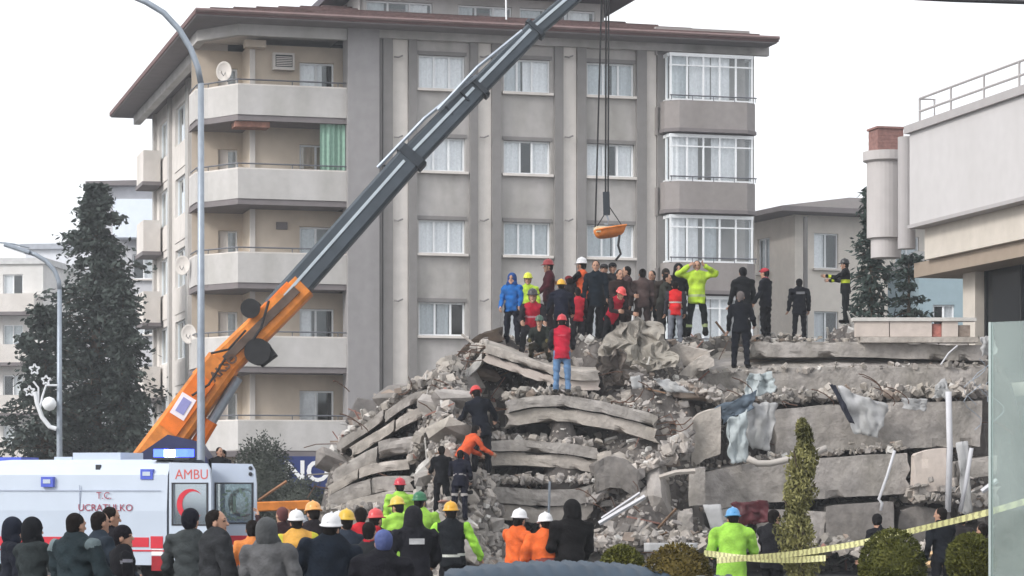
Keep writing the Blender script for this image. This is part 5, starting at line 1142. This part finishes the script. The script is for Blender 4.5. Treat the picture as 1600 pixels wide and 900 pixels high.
# ---- head kinds and hands, meshed once
HEADS = {}
def head_mesh(kind):
    if kind in HEADS: return HEADS[kind]
    pr = [Ell('skull', (0, -.008, .03), (.077, .095, .095), 'skin'), Ell('jaw', (0, .022, -.045), (.056, .066, .074), 'skin', .03),
          Cap('nose', (0, .09, .008), (0, .108, -.026), .009, .015, 'skin', .012), Cap('brow', (-.034, .078, .03), (.034, .078, .03), .014, .014, 'skin', .015),
          Cap('chin', (0, .06, -.095), (0, .07, -.1), .022, .022, 'skin', .02), Cap('neck', (0, -.02, -.07), (0, -.035, -.2), .056, .062, 'skin', .03)]
    if kind in ('hair', 'helmet', 'long', 'cap'):
        pr += [Ell('ear', (s * .079, -.002, -.012), (.012, .022, .032), 'skin', .008) for s in (-1, 1)]
        pr.append(Ell('hair', (0, -.026, .042), (.087, .095, .094), 'hair', .008)); pr.append(Ell('hair', (0, -.055, -.02), (.072, .06, .075), 'hair', .02))
        if kind == 'long': pr.append(Ell('hair', (0, -.05, -.08), (.085, .07, .13), 'hair', .03))
        if kind == 'cap': pr += [Ell('cap', (0, -.008, .06), (.095, .11, .078), 'hat', .008), Cap('visor', (-.04, .12, .06), (.04, .12, .06), .014, .014, 'hat', .02)]
    elif kind == 'beanie':
        pr += [Ell('ear', (s * .079, -.002, -.012), (.012, .022, .032), 'skin', .008) for s in (-1, 1)]
        pr += [Ell('hat', (0, -.014, .05), (.095, .108, .1), 'hat', .008), Ell('hat', (0, -.05, -.005), (.084, .07, .08), 'hat', .03)]
    else:                                                  # hood up
        pr += [Ell('hood', (0, -.035, .03), (.112, .118, .125), 'hood', .01), Ell('hood', (0, -.05, -.07), (.112, .1, .11), 'hood', .05), Cap('hood', (-.07, 0, -.13), (.07, 0, -.13), .07, .07, 'hood', .05)]
    V, Q, mk = sdf_mesh(pr, .0095); C = V[Q].mean(1)
    for s in (-1, 1): mk[(np.linalg.norm((C - np.array([s * .031, .084, .012])) / np.array([.017, .03, .009]), axis=1) < 1)] = 'eye'
    mk[(np.linalg.norm((C - np.array([0, .088, -.06])) / np.array([.026, .03, .008]), axis=1) < 1)] = 'lip'
    mk[(np.linalg.norm((C - np.array([0, .08, .036])) / np.array([.05, .04, .006]), axis=1) < 1) & (np.abs(C[:, 0]) > .013) & (mk == 'skin')] = 'hair'
    HEADS[kind] = (V, Q, mk); return HEADS[kind]
def hand_mesh():
    pr = [Cap('p', (-.022, 0, -.03), (-.024, 0, -.085), .017, .015, 'hand', .02), Cap('p', (.022, 0, -.03), (.024, 0, -.085), .017, .015, 'hand', .02), Cap('p', (0, 0, .02), (0, 0, -.08), .022, .018, 'hand', .02)]
    for x, L in ((-.033, .072), (-.011, .084), (.011, .078), (.033, .06)):
        a = np.array([x, 0, -.088]); b = a + np.array([x * .12, .012, -.45 * L]); c = b + np.array([0, .026, -.3 * L]); e = c + np.array([0, .026, -.1 * L])
        pr += [Cap('f', a, b, .0098, .009, 'hand', .006), Cap('f', b, c, .009, .0085, 'hand', .005), Cap('f', c, e, .0085, .0075, 'hand', .005)]
    pr += [Cap('t', (-.028, .006, -.03), (-.052, .022, -.062), .013, .0105, 'hand', .012), Cap('t', (-.052, .022, -.062), (-.05, .036, -.09), .0105, .009, 'hand', .006)]
    return sdf_mesh(pr, .0062)
HAND = hand_mesh()
def col_mat(c, k='cloth'):
    key = f'{k}_{c[0]}_{c[1]}_{c[2]}'
    if k == 'cloth': return mat(key, [v * (.7 if max(c) > 95 else .5) for v in lin(c)], .9, .3, 5, .45, bscale=34, spec=.12)
    if k == 'skin': return mat(key, [v * .72 for v in lin(c)], .55, .08, 14, spec=.3)
    return mat(key, [v * .75 for v in lin(c)], .4, .06, 8, coat=.2)
def Rx(a): c, s = math.cos(a), math.sin(a); return np.array([[1, 0, 0], [0, c, s], [0, -s, c]])       # + = forward (towards +y)
def Ry(a): c, s = math.cos(a), math.sin(a); return np.array([[c, 0, s], [0, 1, 0], [-s, 0, c]])
def Rz(a): c, s = math.cos(a), math.sin(a); return np.array([[c, -s, 0], [s, c, 0], [0, 0, 1]])
SKIN = (196, 152, 128)
def person(label, pos, yaw, Ht, jacket=(40, 44, 54), trousers=(38, 40, 46), sleeves=None, shoes=(30, 28, 28), hair=(34, 28, 26), head='hair', hat=None, helmet=None, hood=None,
           lean=0, side=0, hp=0, hy=0, arms=((8, 9, 18), (8, 9, 18)), legs=((0, 4, 3), (0, 4, 3)), bulk=1.0, length=.80, bands=(), gloves=None, accent=(206, 208, 200), collar=None, extra=None, backpack=None, print_=None, skirt=None, group=None, inner=None):
    """yaw 0 faces away from the camera; arms/legs: (forward, out, bend) in degrees for left then right"""
    sleeves = sleeves or jacket; b = bulk
    cm = {'jacket': col_mat(jacket), 'sleeve': col_mat(sleeves), 'trouser': col_mat(trousers), 'shoe': col_mat(shoes), 'skin': col_mat(SKIN, 'skin'), 'hair': col_mat(hair), 'hat': col_mat(hat or hair), 'hood': col_mat(hood or jacket),
          'eye': col_mat((40, 30, 28), 'skin'), 'lip': col_mat((150, 92, 84), 'skin'), 'hand': col_mat(gloves, 'cloth') if gloves else col_mat(SKIN, 'skin'), 'accent': col_mat(accent), 'collar': col_mat(collar or jacket), 'inner': col_mat(inner or jacket)}
    pel = np.array([0, 0, .93]); pr = []; lows = []
    hl = {}
    for s, (f, o, kb) in zip((-1, 1), legs):
        f, o, kb = R(f), R(o), R(kb); hj = pel + np.array([s * .095, 0, -.02]); d1 = np.array([s * math.sin(o), math.sin(f), -math.cos(f)]); d1 /= np.linalg.norm(d1)
        kn = hj + d1 * .42; f2 = f - kb; d2 = np.array([s * math.sin(o) * .5, math.sin(f2), -math.cos(f2)]); d2 /= np.linalg.norm(d2); an = kn + d2 * .4
        ft = Rx(-max(0, (kb - f)) * .35) @ np.array([s * .03, .15, -.02]) if True else 0
        pr += [Cap('thigh', hj, kn, .1, .076, 'trouser', .03), Cap('shin', kn, an, .074, .06, 'trouser', .02), Cap('cuff', an + np.array([0, 0, .06]), an + np.array([0, 0, .0]), .064, .066, 'trouser', .01)]
        pr += [Cap('foot', an + np.array([0, -.03, -.045]), an + ft + np.array([0, 0, -.03]), .045, .042, 'shoe', .015)]; lows.append(an[2] - .09); lows.append((an + ft)[2] - .072)
    pr.append(Cap('pelvis', pel + (-.05, 0, .0), pel + (.05, 0, .0), .125, .125, 'trouser', .03, (0, 1, 0), 1.15))
    T = Rx(R(lean)) @ Ry(R(side)); W_ = lambda v: pel + T @ np.array(v, float); ny = T @ np.array([0, 1, 0])
    pr += [Cap('torso', W_((0, 0, .12)), W_((0, .0, .42)), .158 * b, .165 * b, 'jacket', .03, ny, 1.32), Cap('chest', W_((-.07, 0, .36)), W_((.07, 0, .36)), .12 * b, .12 * b, 'jacket', .04, ny, 1.1),
           Cap('hem', W_((0, 0, .1)), W_((0, 0, .9 - length - .2)), .163 * b, .176 * b, 'jacket', .008, ny, 1.2, clip=(W_((0, 0, .9 - length - .22)), T @ np.array([0, 0, 1.0]))), Cap('shoulder', W_((-.165 * b, -.01, .455)), W_((.165 * b, -.01, .455)), .068 * b, .068 * b, 'jacket', .05),
           Cap('collar', W_((0, -.012, .49)), W_((0, -.002, .535)), .088, .08, 'collar', .015)]
    if skirt: pr.append(Cap('skirt', W_((0, 0, .1)), (0, 0, .3), .17 * b, .24, 'jacket', .02, (0, 1, 0), 1.15))
    if inner: pr.append(Cap('inner', W_((0, .06, .0)), W_((0, .07, .46)), .115 * b, .1 * b, 'inner', .01, ny, 1.0))
    wr = {}
    for s, (f, o, kb) in zip((-1, 1), [a if len(a) == 3 and not hasattr(a[0], '__len__') else (None, a[0], a[1]) for a in arms]):
        sh = W_((s * .195 * b, -.01, .455))
        if f is None: el = W_(o); wp = W_(kb)
        else:
            f, o, kb = R(f), R(o), R(kb); d1 = np.array([s * math.sin(o), math.cos(o) * math.sin(f), -math.cos(o) * math.cos(f)]); el = sh + T @ d1 * .285
            f2 = f + kb; o2 = o - kb * .25; d2 = np.array([s * math.sin(o2), math.cos(o2) * math.sin(f2), -math.cos(o2) * math.cos(f2)]); wp = el + T @ d2 * .25
        pr += [Cap('uparm', sh, el, .07 * b, .06 * b, 'sleeve', .02), Cap('forearm', el, wp, .06 * b, .048 * b, 'sleeve', .02)]; wr[s] = (el, wp)
    V, Q, mk = sdf_mesh(pr, .019, .0048, int(abs(pos[0]) * 100 + abs(pos[1]) * 7) % 9999, bands)
    Vs, Qs, Ms = [V], [Q], [mk]; off_ = len(V)
    hc = W_((0, 0, .55)) + Rx(R(lean * .45 + hp)) @ np.array([0, .025, .118]); HR = Rz(R(hy)) @ Rx(R(hp)) @ Ry(R(side * .5))
    v, q_, m_ = head_mesh(head); Vs.append(v @ HR.T + hc); Qs.append(q_ + off_); Ms.append(m_); off_ += len(v)
    for s in (-1, 1):
        el, wp = wr[s]; z = (el - wp) / np.linalg.norm(wp - el); x = np.cross(T @ np.array([s * 1.0, .3, 0]), z); x /= np.linalg.norm(x) + 1e-9; y = np.cross(z, x)
        v = HAND[0].copy(); v[:, 0] *= 1; M = np.stack([x, y * -s, z], 1); vv_ = v @ M.T + wp
        fq = HAND[1] if np.linalg.det(M) > 0 else HAND[1][:, ::-1]; Vs.append(vv_); Qs.append(fq + off_); Ms.append(HAND[2]); off_ += len(v)
    V = np.vstack(Vs); Q = np.vstack(Qs); mk = np.concatenate(Ms); zmin = min(lows); V[:, 2] -= zmin; hc = hc - np.array([0, 0, zmin])
    if legs and max(l[2] for l in legs) < 40: V[:, 2] = np.where(V[:, 2] < .012, .0, V[:, 2])
    keys = list(dict.fromkeys(mk)); mi = np.array([keys.index(k) for k in mk])
    t = empty('person', pos, R(yaw), label, 'person', group); sc = Ht / 1.757
    me = mesh_np('body', V * sc, Q, [cm[k] for k in keys], mi, True); link('body', me, t)
    if helmet:
        hm = MB(); pf = [(.147, -.012), (.150, .0), (.128, .012), (.125, .045), (.112, .085), (.08, .118), (.04, .134), (.001, .138)]
        hm.lathe(pf, n=20, sx=.88, sy=1.02)
        hm.tube([(0, -.12, .03), (0, -.09, .1), (0, 0, .142), (0, .09, .1), (0, .12, .03)], .014, 6)
        hm.add([(-.08, .12, .004), (.08, .12, .004), (.06, .185, -.014), (-.06, .185, -.014), (-.08, .12, -.008), (.08, .12, -.008), (.06, .185, -.022), (-.06, .185, -.022)], [(0, 1, 2, 3), (7, 6, 5, 4), (0, 4, 5, 1), (1, 5, 6, 2), (2, 6, 7, 3), (3, 7, 4, 0)])
        o = hm.build('helmet', col_mat(helmet, 'paint'), t, smooth=True); M = Matrix(HR.tolist()).to_4x4(); o.matrix_local = Matrix.Translation(Vector((hc + HR @ np.array([0, -.006, .055])) * sc)) @ M @ Matrix.Scale(sc * .95, 4)
        st = MB().tube([(-.088, .02, .05), (-.075, .035, -.06), (0, .05, -.115), (.075, .035, -.06), (.088, .02, .05)], .006, 5).build('chin_strap', M_black, t); st.matrix_local = Matrix.Translation(Vector(hc * sc)) @ M @ Matrix.Scale(sc, 4)
    if backpack or print_:
        pc = (W_((0, -.16 * b, .34)) - np.array([0, 0, zmin])); M = Matrix(T.tolist()).to_4x4()
        if backpack:
            bp_ = MB(); bp_.beam((0, -.05, -.24), (0, -.05, .16), .3, .2, side=(1, 0, 0), ch=.3); bp_.beam((0, -.16, -.2), (0, -.16, -.02), .24, .08, side=(1, 0, 0), ch=.3); o = bp_.build('backpack', col_mat(backpack), t)
        else: o = MB().add([(-.15 * print_[1], 0, -.035), (.15 * print_[1], 0, -.035), (.15 * print_[1], 0, .035), (-.15 * print_[1], 0, .035)], [(0, 1, 2, 3)]).build('back_print', col_mat(print_[0]), t, fix=False)
        o.matrix_local = Matrix.Translation(Vector(pc * sc) + Vector((0, -.012, .05 if print_ else 0))) @ M @ Matrix.Scale(sc, 4)
    return t
def on_heap(k, top, label, yaw, **kw):
    f = FEET[k]; Y = f.y; hgt = (PZ(top, Y) - f.z) / kw.pop('bent', 1.0)
    hgt -= .035 if kw.get('helmet') else (.02 if kw.get('head') in ('hood', 'beanie') else 0)
    return person(label, (f.x, f.y, f.z - .015), yaw, max(1.5, min(1.93, hgt)), **kw)
def on_ground(px, top, Y, label, yaw, z=0, **kw):
    if Y < 34: Y *= 1.15
    kw.setdefault('hy', float(rng.uniform(-38, 38))); kw.setdefault('hp', float(rng.uniform(-6, 10))); kw.setdefault('side', float(rng.normal(0, 2.5))); yaw += float(rng.normal(0, 9))
    kw.setdefault('arms', ((float(rng.uniform(0, 30)), float(rng.uniform(6, 16)), float(rng.uniform(10, 75))), (float(rng.uniform(0, 30)), float(rng.uniform(6, 16)), float(rng.uniform(10, 75)))))
    hgt = PZ(top, Y) - z - (.035 if kw.get('helmet') else (.02 if kw.get('head') in ('hood', 'beanie') else 0))
    return person(label, (PX(px, Y), Y, z), yaw, max(1.5, min(1.95, hgt)), **kw)
HIV = (196, 230, 78); HIV2 = (176, 228, 92); ORG = (246, 116, 60); RED = (206, 44, 62); REFL = (214, 218, 200); NV = (34, 38, 58); BK = (30, 31, 36); WH = (238, 238, 240); YH = (238, 180, 50); RH = (224, 66, 62)
TB = (('torso', .0, .12, 'accent'), ('hem', .45, .62, 'accent'))
CB = (('shin', .55, .72, 'accent'),)
up = lambda s: ((s * .42, .02, .5), (s * .2, .12, .66))
# --- on top of the heap
on_heap('blue', 423, 'person in bright blue hooded jacket at the left end of the heap top', 165, jacket=(42, 112, 190), trousers=(40, 42, 56), head='hood', hood=(40, 78, 140), arms=((10, 8, 30), (10, 8, 30)))
on_heap('hiv1', 424, 'person in yellow hi-vis jacket and yellow helmet beside the blue jacket', 175, jacket=HIV, trousers=BK, head='helmet', helmet=(220, 226, 60), bands=TB)
on_heap('maroon', 403, 'person in dark maroon jacket and red helmet standing tall behind', 100, jacket=(92, 40, 50), trousers=(52, 40, 46), head='helmet', helmet=(170, 50, 56), arms=((20, 10, 40), (20, 10, 40)))
on_heap('yelnavy', 434, 'person in navy jacket with yellow helmet seen from behind', 5, jacket=NV, trousers=BK, head='helmet', helmet=YH, bulk=1.1, arms=((20, 16, 30), (20, 16, 30)))
on_heap('orange', 400, 'person in orange jacket with black sleeves and white helmet', 60, jacket=(244, 110, 66), sleeves=BK, trousers=(42, 42, 48), head='helmet', helmet=WH, arms=((45, 15, 50), (45, 15, 50)))
on_heap('navy6', 404, 'bareheaded person in dark navy coat facing the camera', 175, jacket=(30, 42, 54), trousers=BK, length=.9)
on_heap('teal7', 405, 'person in dark grey coat with a pale teal scarf', 185, jacket=(52, 50, 56), trousers=BK, collar=(96, 130, 134), head='cap', hat=(40, 40, 44))
on_heap('camo8', 413, 'person in brown camouflage turned sideways in the row', 95, jacket=(92, 72, 72), trousers=(84, 64, 62), arms=((20, 8, 60), (20, 8, 60)))
on_heap('camo9', 417, 'person in brown camouflage seen from behind next to another', 10, jacket=(100, 84, 82), trousers=(86, 70, 68))
on_heap('olive', 424, 'person in dark olive jacket bending behind the tarpaulin', 250, jacket=(72, 74, 68), trousers=(56, 54, 52), lean=12, arms=((35, 8, 30), (35, 8, 30)))
on_heap('redv', 437, 'person in red vest and grey trousers beside the raised arms', 0, jacket=(222, 48, 50), sleeves=(70, 70, 78), trousers=(128, 132, 142), bands=(('torso', .3, .42, 'accent'),))
on_heap('hivis', 404, 'bearded person in yellow hi-vis jacket raising both arms to the head', 176, jacket=HIV, trousers=(38, 44, 46), hair=(30, 26, 26), bulk=1.15, length=.86, arms=(up(-1), up(1)), legs=((3, 9, 4), (-3, 9, 4)), bands=(('torso', .05, .2, 'accent'), ('hem', .3, .5, 'accent'), *CB), accent=(190, 206, 150))
on_heap('hood13', 408, 'hooded person in black half hidden behind the raised arms', 180, jacket=BK, trousers=BK, head='hood')
on_heap('blk14', 414, 'person in black jacket with a cap behind the walking man', 15, jacket=(40, 42, 46), trousers=BK, head='beanie', hat=(34, 34, 38), bulk=1.1)
on_heap('cap15', 416, 'person in black with a red and white cap', 60, jacket=(36, 38, 48), trousers=BK, head='cap', hat=(186, 64, 76), collar=(170, 90, 100), arms=((12, 8, 20), (5, 10, 15)))
on_heap('blk16', 452, 'grey haired person in black walking on the slab edge, back turned', -12, jacket=(30, 33, 42), trousers=(32, 35, 46), hair=(124, 116, 114), arms=((12, 12, 14), (5, 16, 60)), legs=((6, 5, 3), (-6, 6, 6)))
on_heap('blk17', 438, 'person in black jacket with pale print standing apart on the right', 3, jacket=(34, 36, 44), trousers=(32, 33, 40), length=.88, bulk=1.14, print_=((132, 132, 136), .8), head='beanie', hat=(34, 33, 36))
on_heap('fire', 402, 'firefighter in black with lime bands in front of the fir', 75, jacket=(34, 36, 40), trousers=(40, 44, 46), head='helmet', helmet=(36, 36, 40), bands=(('torso', .15, .5, 'accent'), ('forearm', .5, .8, 'accent')), accent=(206, 222, 70), arms=((60, 8, 40), (50, 10, 40)))
on_heap('redcr', 447, 'person in red jacket and red helmet stooping over the tarpaulin', 215, jacket=(196, 38, 62), sleeves=(52, 44, 46), trousers=BK, head='helmet', helmet=(232, 84, 80), lean=32, arms=((50, 12, 60), (55, 12, 60)), bent=.93, legs=((12, 5, 14), (-6, 6, 6)), hp=25)
on_heap('redsit', 458, 'person in red vest crouching between the blue and navy jackets', 180, jacket=(190, 40, 62), sleeves=(46, 42, 48), trousers=(40, 40, 46), lean=18, legs=((75, 12, 105), (75, 12, 105)), bent=.62, arms=((30, 12, 60), (30, 12, 60)), bands=(('torso', .4, .55, 'accent'),), accent=(206, 150, 160), head='helmet', helmet=(60, 56, 60))
on_heap('jeans', 489, 'person in red vest, red helmet and blue jeans at the front of the heap', 0, jacket=(206, 40, 66), sleeves=(44, 42, 50), trousers=(112, 146, 186), shoes=(90, 88, 86), head='helmet', helmet=(206, 52, 62), arms=((18, 10, 50), (18, 10, 50)), bands=(('torso', .78, .84, 'accent'),), accent=(224, 120, 130), length=.84, bulk=1.08)
on_heap('crouch', 505, 'person in dark gear squatting with equipment left of the blue jeans', 170, jacket=(54, 60, 56), trousers=(66, 62, 48), lean=30, legs=((88, 14, 125), (88, 14, 125)), bent=.56, arms=((45, 12, 70), (45, 12, 70)), head='helmet', helmet=(62, 92, 78), gloves=(120, 110, 70))
on_heap('red23', 452, 'person in red vest half hidden behind the navy jacket', 8, jacket=(200, 42, 60), sleeves=(56, 42, 46), trousers=(56, 54, 60), arms=((25, 10, 40), (15, 10, 40)))
on_heap('ext1', 409, 'person in charcoal jacket and grey cap between the navy coat and the teal scarf', 170, jacket=(60, 58, 60), trousers=BK, head='cap', hat=(70, 68, 70))
on_heap('ext2', 418, 'person in dark brown jacket in front of the teal scarf', 200, jacket=(66, 50, 48), trousers=(50, 44, 44), arms=((30, 8, 50), (20, 8, 40)))
on_heap('ext3', 420, 'dark haired person in black between two camouflage jackets', 150, jacket=(40, 38, 40), trousers=BK)
on_heap('ext4', 428, 'person in black jacket and dark red cap between navy and orange', 20, jacket=(44, 40, 46), trousers=BK, head='cap', hat=(120, 44, 50))
on_heap('ext5', 416, 'person in dark camouflage behind the olive jacket', 190, jacket=(80, 70, 64), trousers=(62, 56, 52), head='beanie', hat=(60, 54, 50))
# --- on the slope
on_heap('navy24', 597, 'person in navy and red helmet leaning against the bent slabs', 12, jacket=(30, 34, 46), trousers=(36, 38, 44), head='helmet', helmet=(214, 60, 58), lean=6, side=-8, arms=((48, 18, 30), (20, 26, 50)), hp=25, length=.9)
on_heap('orbend', 668, 'person in orange jacket bending low below the red helmet', -60, jacket=(240, 104, 64), trousers=(52, 44, 60), lean=36, hair=(32, 28, 28), arms=((60, 8, 40), (70, 8, 30)), legs=((30, 8, 40), (10, 8, 25)), bent=.86)
on_heap('dark26', 722, 'person in plain black climbing the slope next to reflective bands', 10, jacket=BK, trousers=BK, arms=((30, 8, 50), (30, 8, 50)))
on_heap('navy27', 712, 'person in navy uniform with reflective bands climbing the slope', -8, jacket=(34, 36, 54), trousers=(34, 36, 52), bands=(('torso', .1, .2, 'accent'), ('forearm', .6, .8, 'accent'), ('thigh', .6, .75, 'accent')), accent=(196, 190, 186), arms=((40, 12, 60), (20, 10, 50)), lean=12)
on_heap('gr28', 744, 'person in lime jacket and red helmet, rearmost of the lime group', 10, jacket=HIV2, trousers=BK, head='helmet', helmet=(206, 52, 70), bulk=1.1)
# --- lime jackets, orange jackets and others at the foot of the heap
on_ground(656, 767, 43.5, 'person in lime jacket and dark green helmet in the lime group', 5, jacket=HIV2, trousers=BK, bands=TB, head='helmet', helmet=(44, 112, 76), bulk=1.15)
on_ground(619, 774, 42, 'person in lime jacket and yellow helmet, leftmost of the lime group', 15, jacket=HIV2, trousers=BK, bands=TB, head='helmet', helmet=(226, 196, 80), bulk=1.1)
on_ground(707, 782, 38.5, 'person in dark vest with lime sleeves and yellow helmet', -4, jacket=(36, 40, 46), sleeves=(172, 236, 84), trousers=(34, 34, 40), head='helmet', helmet=(232, 172, 44), bulk=1.15, bands=(('hem', .2, .4, 'accent'),), arms=((4, 24, 20), (4, 24, 20)))
on_ground(648, 786, 27.5, 'person in black hooded jacket with a white print before the lime jackets', 3, jacket=(40, 40, 48), trousers=BK, head='hood', hood=(46, 46, 52), print_=((216, 216, 218), .62), bulk=1.15)
on_ground(807, 793, 31.5, 'person in orange jacket and white helmet turned to the right', -55, jacket=ORG, trousers=(50, 48, 60), head='helmet', helmet=WH, bulk=1.18, arms=((30, 10, 60), (30, 10, 60)))
on_ground(853, 799, 30.5, 'person in orange jacket and white helmet seen squarely from behind', 0, jacket=ORG, trousers=(50, 48, 60), head='helmet', helmet=WH, bulk=1.25, bands=(('hem', .0, .25, 'accent'), ('forearm', .1, .25, 'accent')), accent=(130, 70, 66), arms=((10, 14, 30), (10, 14, 30)), length=.9)
on_ground(890, 776, 35, 'person in long black hooded coat right of the orange jackets', 25, jacket=(34, 32, 34), trousers=BK, head='hood', skirt=True, bulk=1.15)
on_ground(1144, 791, 37, 'person in lime jacket with orange collar and blue helmet', 2, jacket=(170, 226, 90), trousers=(50, 52, 60), collar=(230, 150, 80), head='helmet', helmet=(92, 160, 214), bulk=1.3, length=.92, bands=(('torso', .0, .1, 'accent'), ('forearm', .4, .6, 'accent')), accent=(190, 214, 160))
on_ground(1207, 793, 38, 'person in black jacket beside the slim cypress', -40, jacket=(40, 40, 46), trousers=BK, arms=((25, 10, 60), (25, 10, 60)), bulk=1.15)
on_ground(1373, 799, 42, 'dark clad person just left of the bent white pipe, behind the tape', 20, jacket=(40, 40, 46), trousers=BK, head='beanie', hat=(34, 32, 34))
on_ground(1472, 790, 41, 'dark haired person in black left of the pale downpipe', 10, jacket=(34, 38, 46), trousers=BK)
on_ground(1500, 800, 44, 'person in dark grey between the white frames', -20, jacket=(58, 54, 56), trousers=BK)
on_ground(1538, 822, 37, 'person in dark brown at the glass screen', 40, jacket=(58, 50, 50), trousers=BK)
# --- on the crane deck behind the ambulance
on_ground(342, 697, 59.6, 'person in black on the crane deck behind the open ambulance doors', 200, z=1.3, jacket=BK, trousers=BK)
on_ground(349, 701, 60.4, 'person with pale trousers on the crane deck beside a black jacket', 160, z=1.3, jacket=(70, 66, 72), trousers=(150, 150, 160), arms=((30, 12, 60), (20, 10, 60)))
on_ground(303, 692, 59.6, 'person in grey on the crane deck left of the lamp post', 190, z=1.3, jacket=(116, 104, 116), trousers=(60, 60, 72))
# --- front row of onlookers, left
on_ground(18, 803, 25, 'onlooker in navy hood at the left edge', -70, jacket=(42, 46, 58), trousers=BK, head='hood', hood=(38, 44, 60))
on_ground(53, 803, 24, 'onlooker in dark green grey jacket with black hood, second from the left edge', -30, jacket=(58, 66, 68), trousers=BK, head='hood', hood=(30, 32, 38), bulk=1.05)
on_ground(120, 797, 23, 'onlooker in dark teal jacket with short black hair', -18, jacket=(50, 64, 70), trousers=BK, bulk=1.25, bands=(('uparm', .0, .06, 'accent'),), accent=(120, 134, 138))
on_ground(155, 795, 25, 'onlooker in blue grey jacket with high collar', -50, jacket=(62, 74, 88), trousers=BK, collar=(30, 32, 40), bulk=1.1)
on_ground(169, 788, 27, 'dark haired onlooker half hidden behind the blue grey jacket', -30, jacket=(46, 44, 52), trousers=BK)
on_ground(191, 815, 23.6, 'onlooker in black jacket and black knitted cap beside the ambulance', -55, jacket=(38, 38, 44), trousers=BK, head='beanie', hat=(34, 30, 38), bulk=1.1, bands=(('uparm', .1, .22, 'accent'),), accent=(150, 150, 160))
on_ground(296, 789, 25, 'onlooker in grey green jacket and black knitted cap before the ambulance door', -20, jacket=(82, 88, 90), trousers=BK, head='beanie', hat=(32, 34, 46), bulk=1.1)
on_ground(337, 792, 23, 'dark haired onlooker in charcoal jacket looking right', -70, jacket=(66, 68, 72), trousers=(46, 46, 52), bulk=1.3, arms=((14, 10, 30), (14, 12, 30)))
on_ground(392, 809, 27.5, 'dark haired person in orange jacket left of the grey hood', 10, jacket=(240, 150, 84), trousers=BK)
on_ground(421, 803, 22.6, 'onlooker in grey hooded sweatshirt with the hood up', -6, jacket=(104, 104, 106), trousers=BK, head='hood', hood=(92, 94, 96), bulk=1.18)
on_ground(437, 789, 33, 'bareheaded person in dark maroon holding both hands up', 10, jacket=(70, 48, 52), trousers=BK, hair=(110, 70, 70), arms=((80, 15, 70), (80, 15, 70)))
on_ground(467, 795, 29.5, 'person in orange and yellow hi-vis jacket with white helmet', 5, jacket=(242, 184, 92), sleeves=(240, 170, 80), trousers=(40, 36, 44), collar=(226, 226, 70), head='helmet', helmet=WH, bulk=1.15, bands=(('uparm', .0, .3, 'accent'),), accent=(226, 220, 80))
on_ground(486, 781, 36, 'person in dark clothes with orange helmet near the rubble foot', 5, jacket=(52, 46, 52), trousers=BK, head='helmet', helmet=(240, 172, 96))
on_ground(507, 799, 23.8, 'onlooker in navy jacket and white helmet in the front row', 0, jacket=(34, 44, 58), trousers=BK, head='helmet', helmet=WH, bulk=1.35)
on_ground(526, 797, 31, 'person in grey with white helmet behind the navy jacket', 15, jacket=(96, 100, 106), trousers=BK, head='helmet', helmet=(228, 230, 232))
on_ground(538, 794, 29, 'person in slate blue jacket with yellow helmet behind the front row', 10, jacket=(62, 72, 88), trousers=BK, head='helmet', helmet=(226, 184, 60))
on_ground(566, 789, 30.5, 'dark haired person in red hooded jacket behind the front row', 30, jacket=(200, 46, 56), trousers=BK, hood=(200, 46, 56), collar=(206, 40, 54), bulk=1.1)
on_ground(590, 793, 31.5, 'person in dark jacket with coral red helmet behind the front row', -10, jacket=(70, 46, 50), trousers=BK, head='helmet', helmet=(226, 82, 84))
on_ground(578, 812, 26.5, 'person in dark grey jacket with red hood down in the middle of the crowd', 8, jacket=(54, 56, 60), trousers=BK, collar=(190, 40, 56), hair=(36, 30, 30))
on_ground(594, 822, 21.6, 'onlooker in black with blue patterned knitted cap in the front row', -5, jacket=(34, 34, 42), trousers=BK, head='beanie', hat=(96, 108, 160), bulk=1.25)
# ================================================================ thin winter haze over the whole place
hz = MB().box(-220, 220, -30, 330, -1, 34).build('haze', []); tag(hz, 'thin pale winter haze in the air', 'haze', kind='stuff')
hm_ = bpy.data.materials.new('haze'); hm_.use_nodes = True; hn = hm_.node_tree.nodes; hn.clear()
ho = hn.new('ShaderNodeOutputMaterial'); hv = hn.new('ShaderNodeVolumePrincipled'); hv.inputs['Color'].default_value = (.92, .95, 1, 1); hv.inputs['Density'].default_value = .0007; hv.inputs['Anisotropy'].default_value = .2
hm_.node_tree.links.new(hv.outputs[0], ho.inputs['Volume']); hz.data.materials.append(hm_)
bpy.context.view_layer.update()
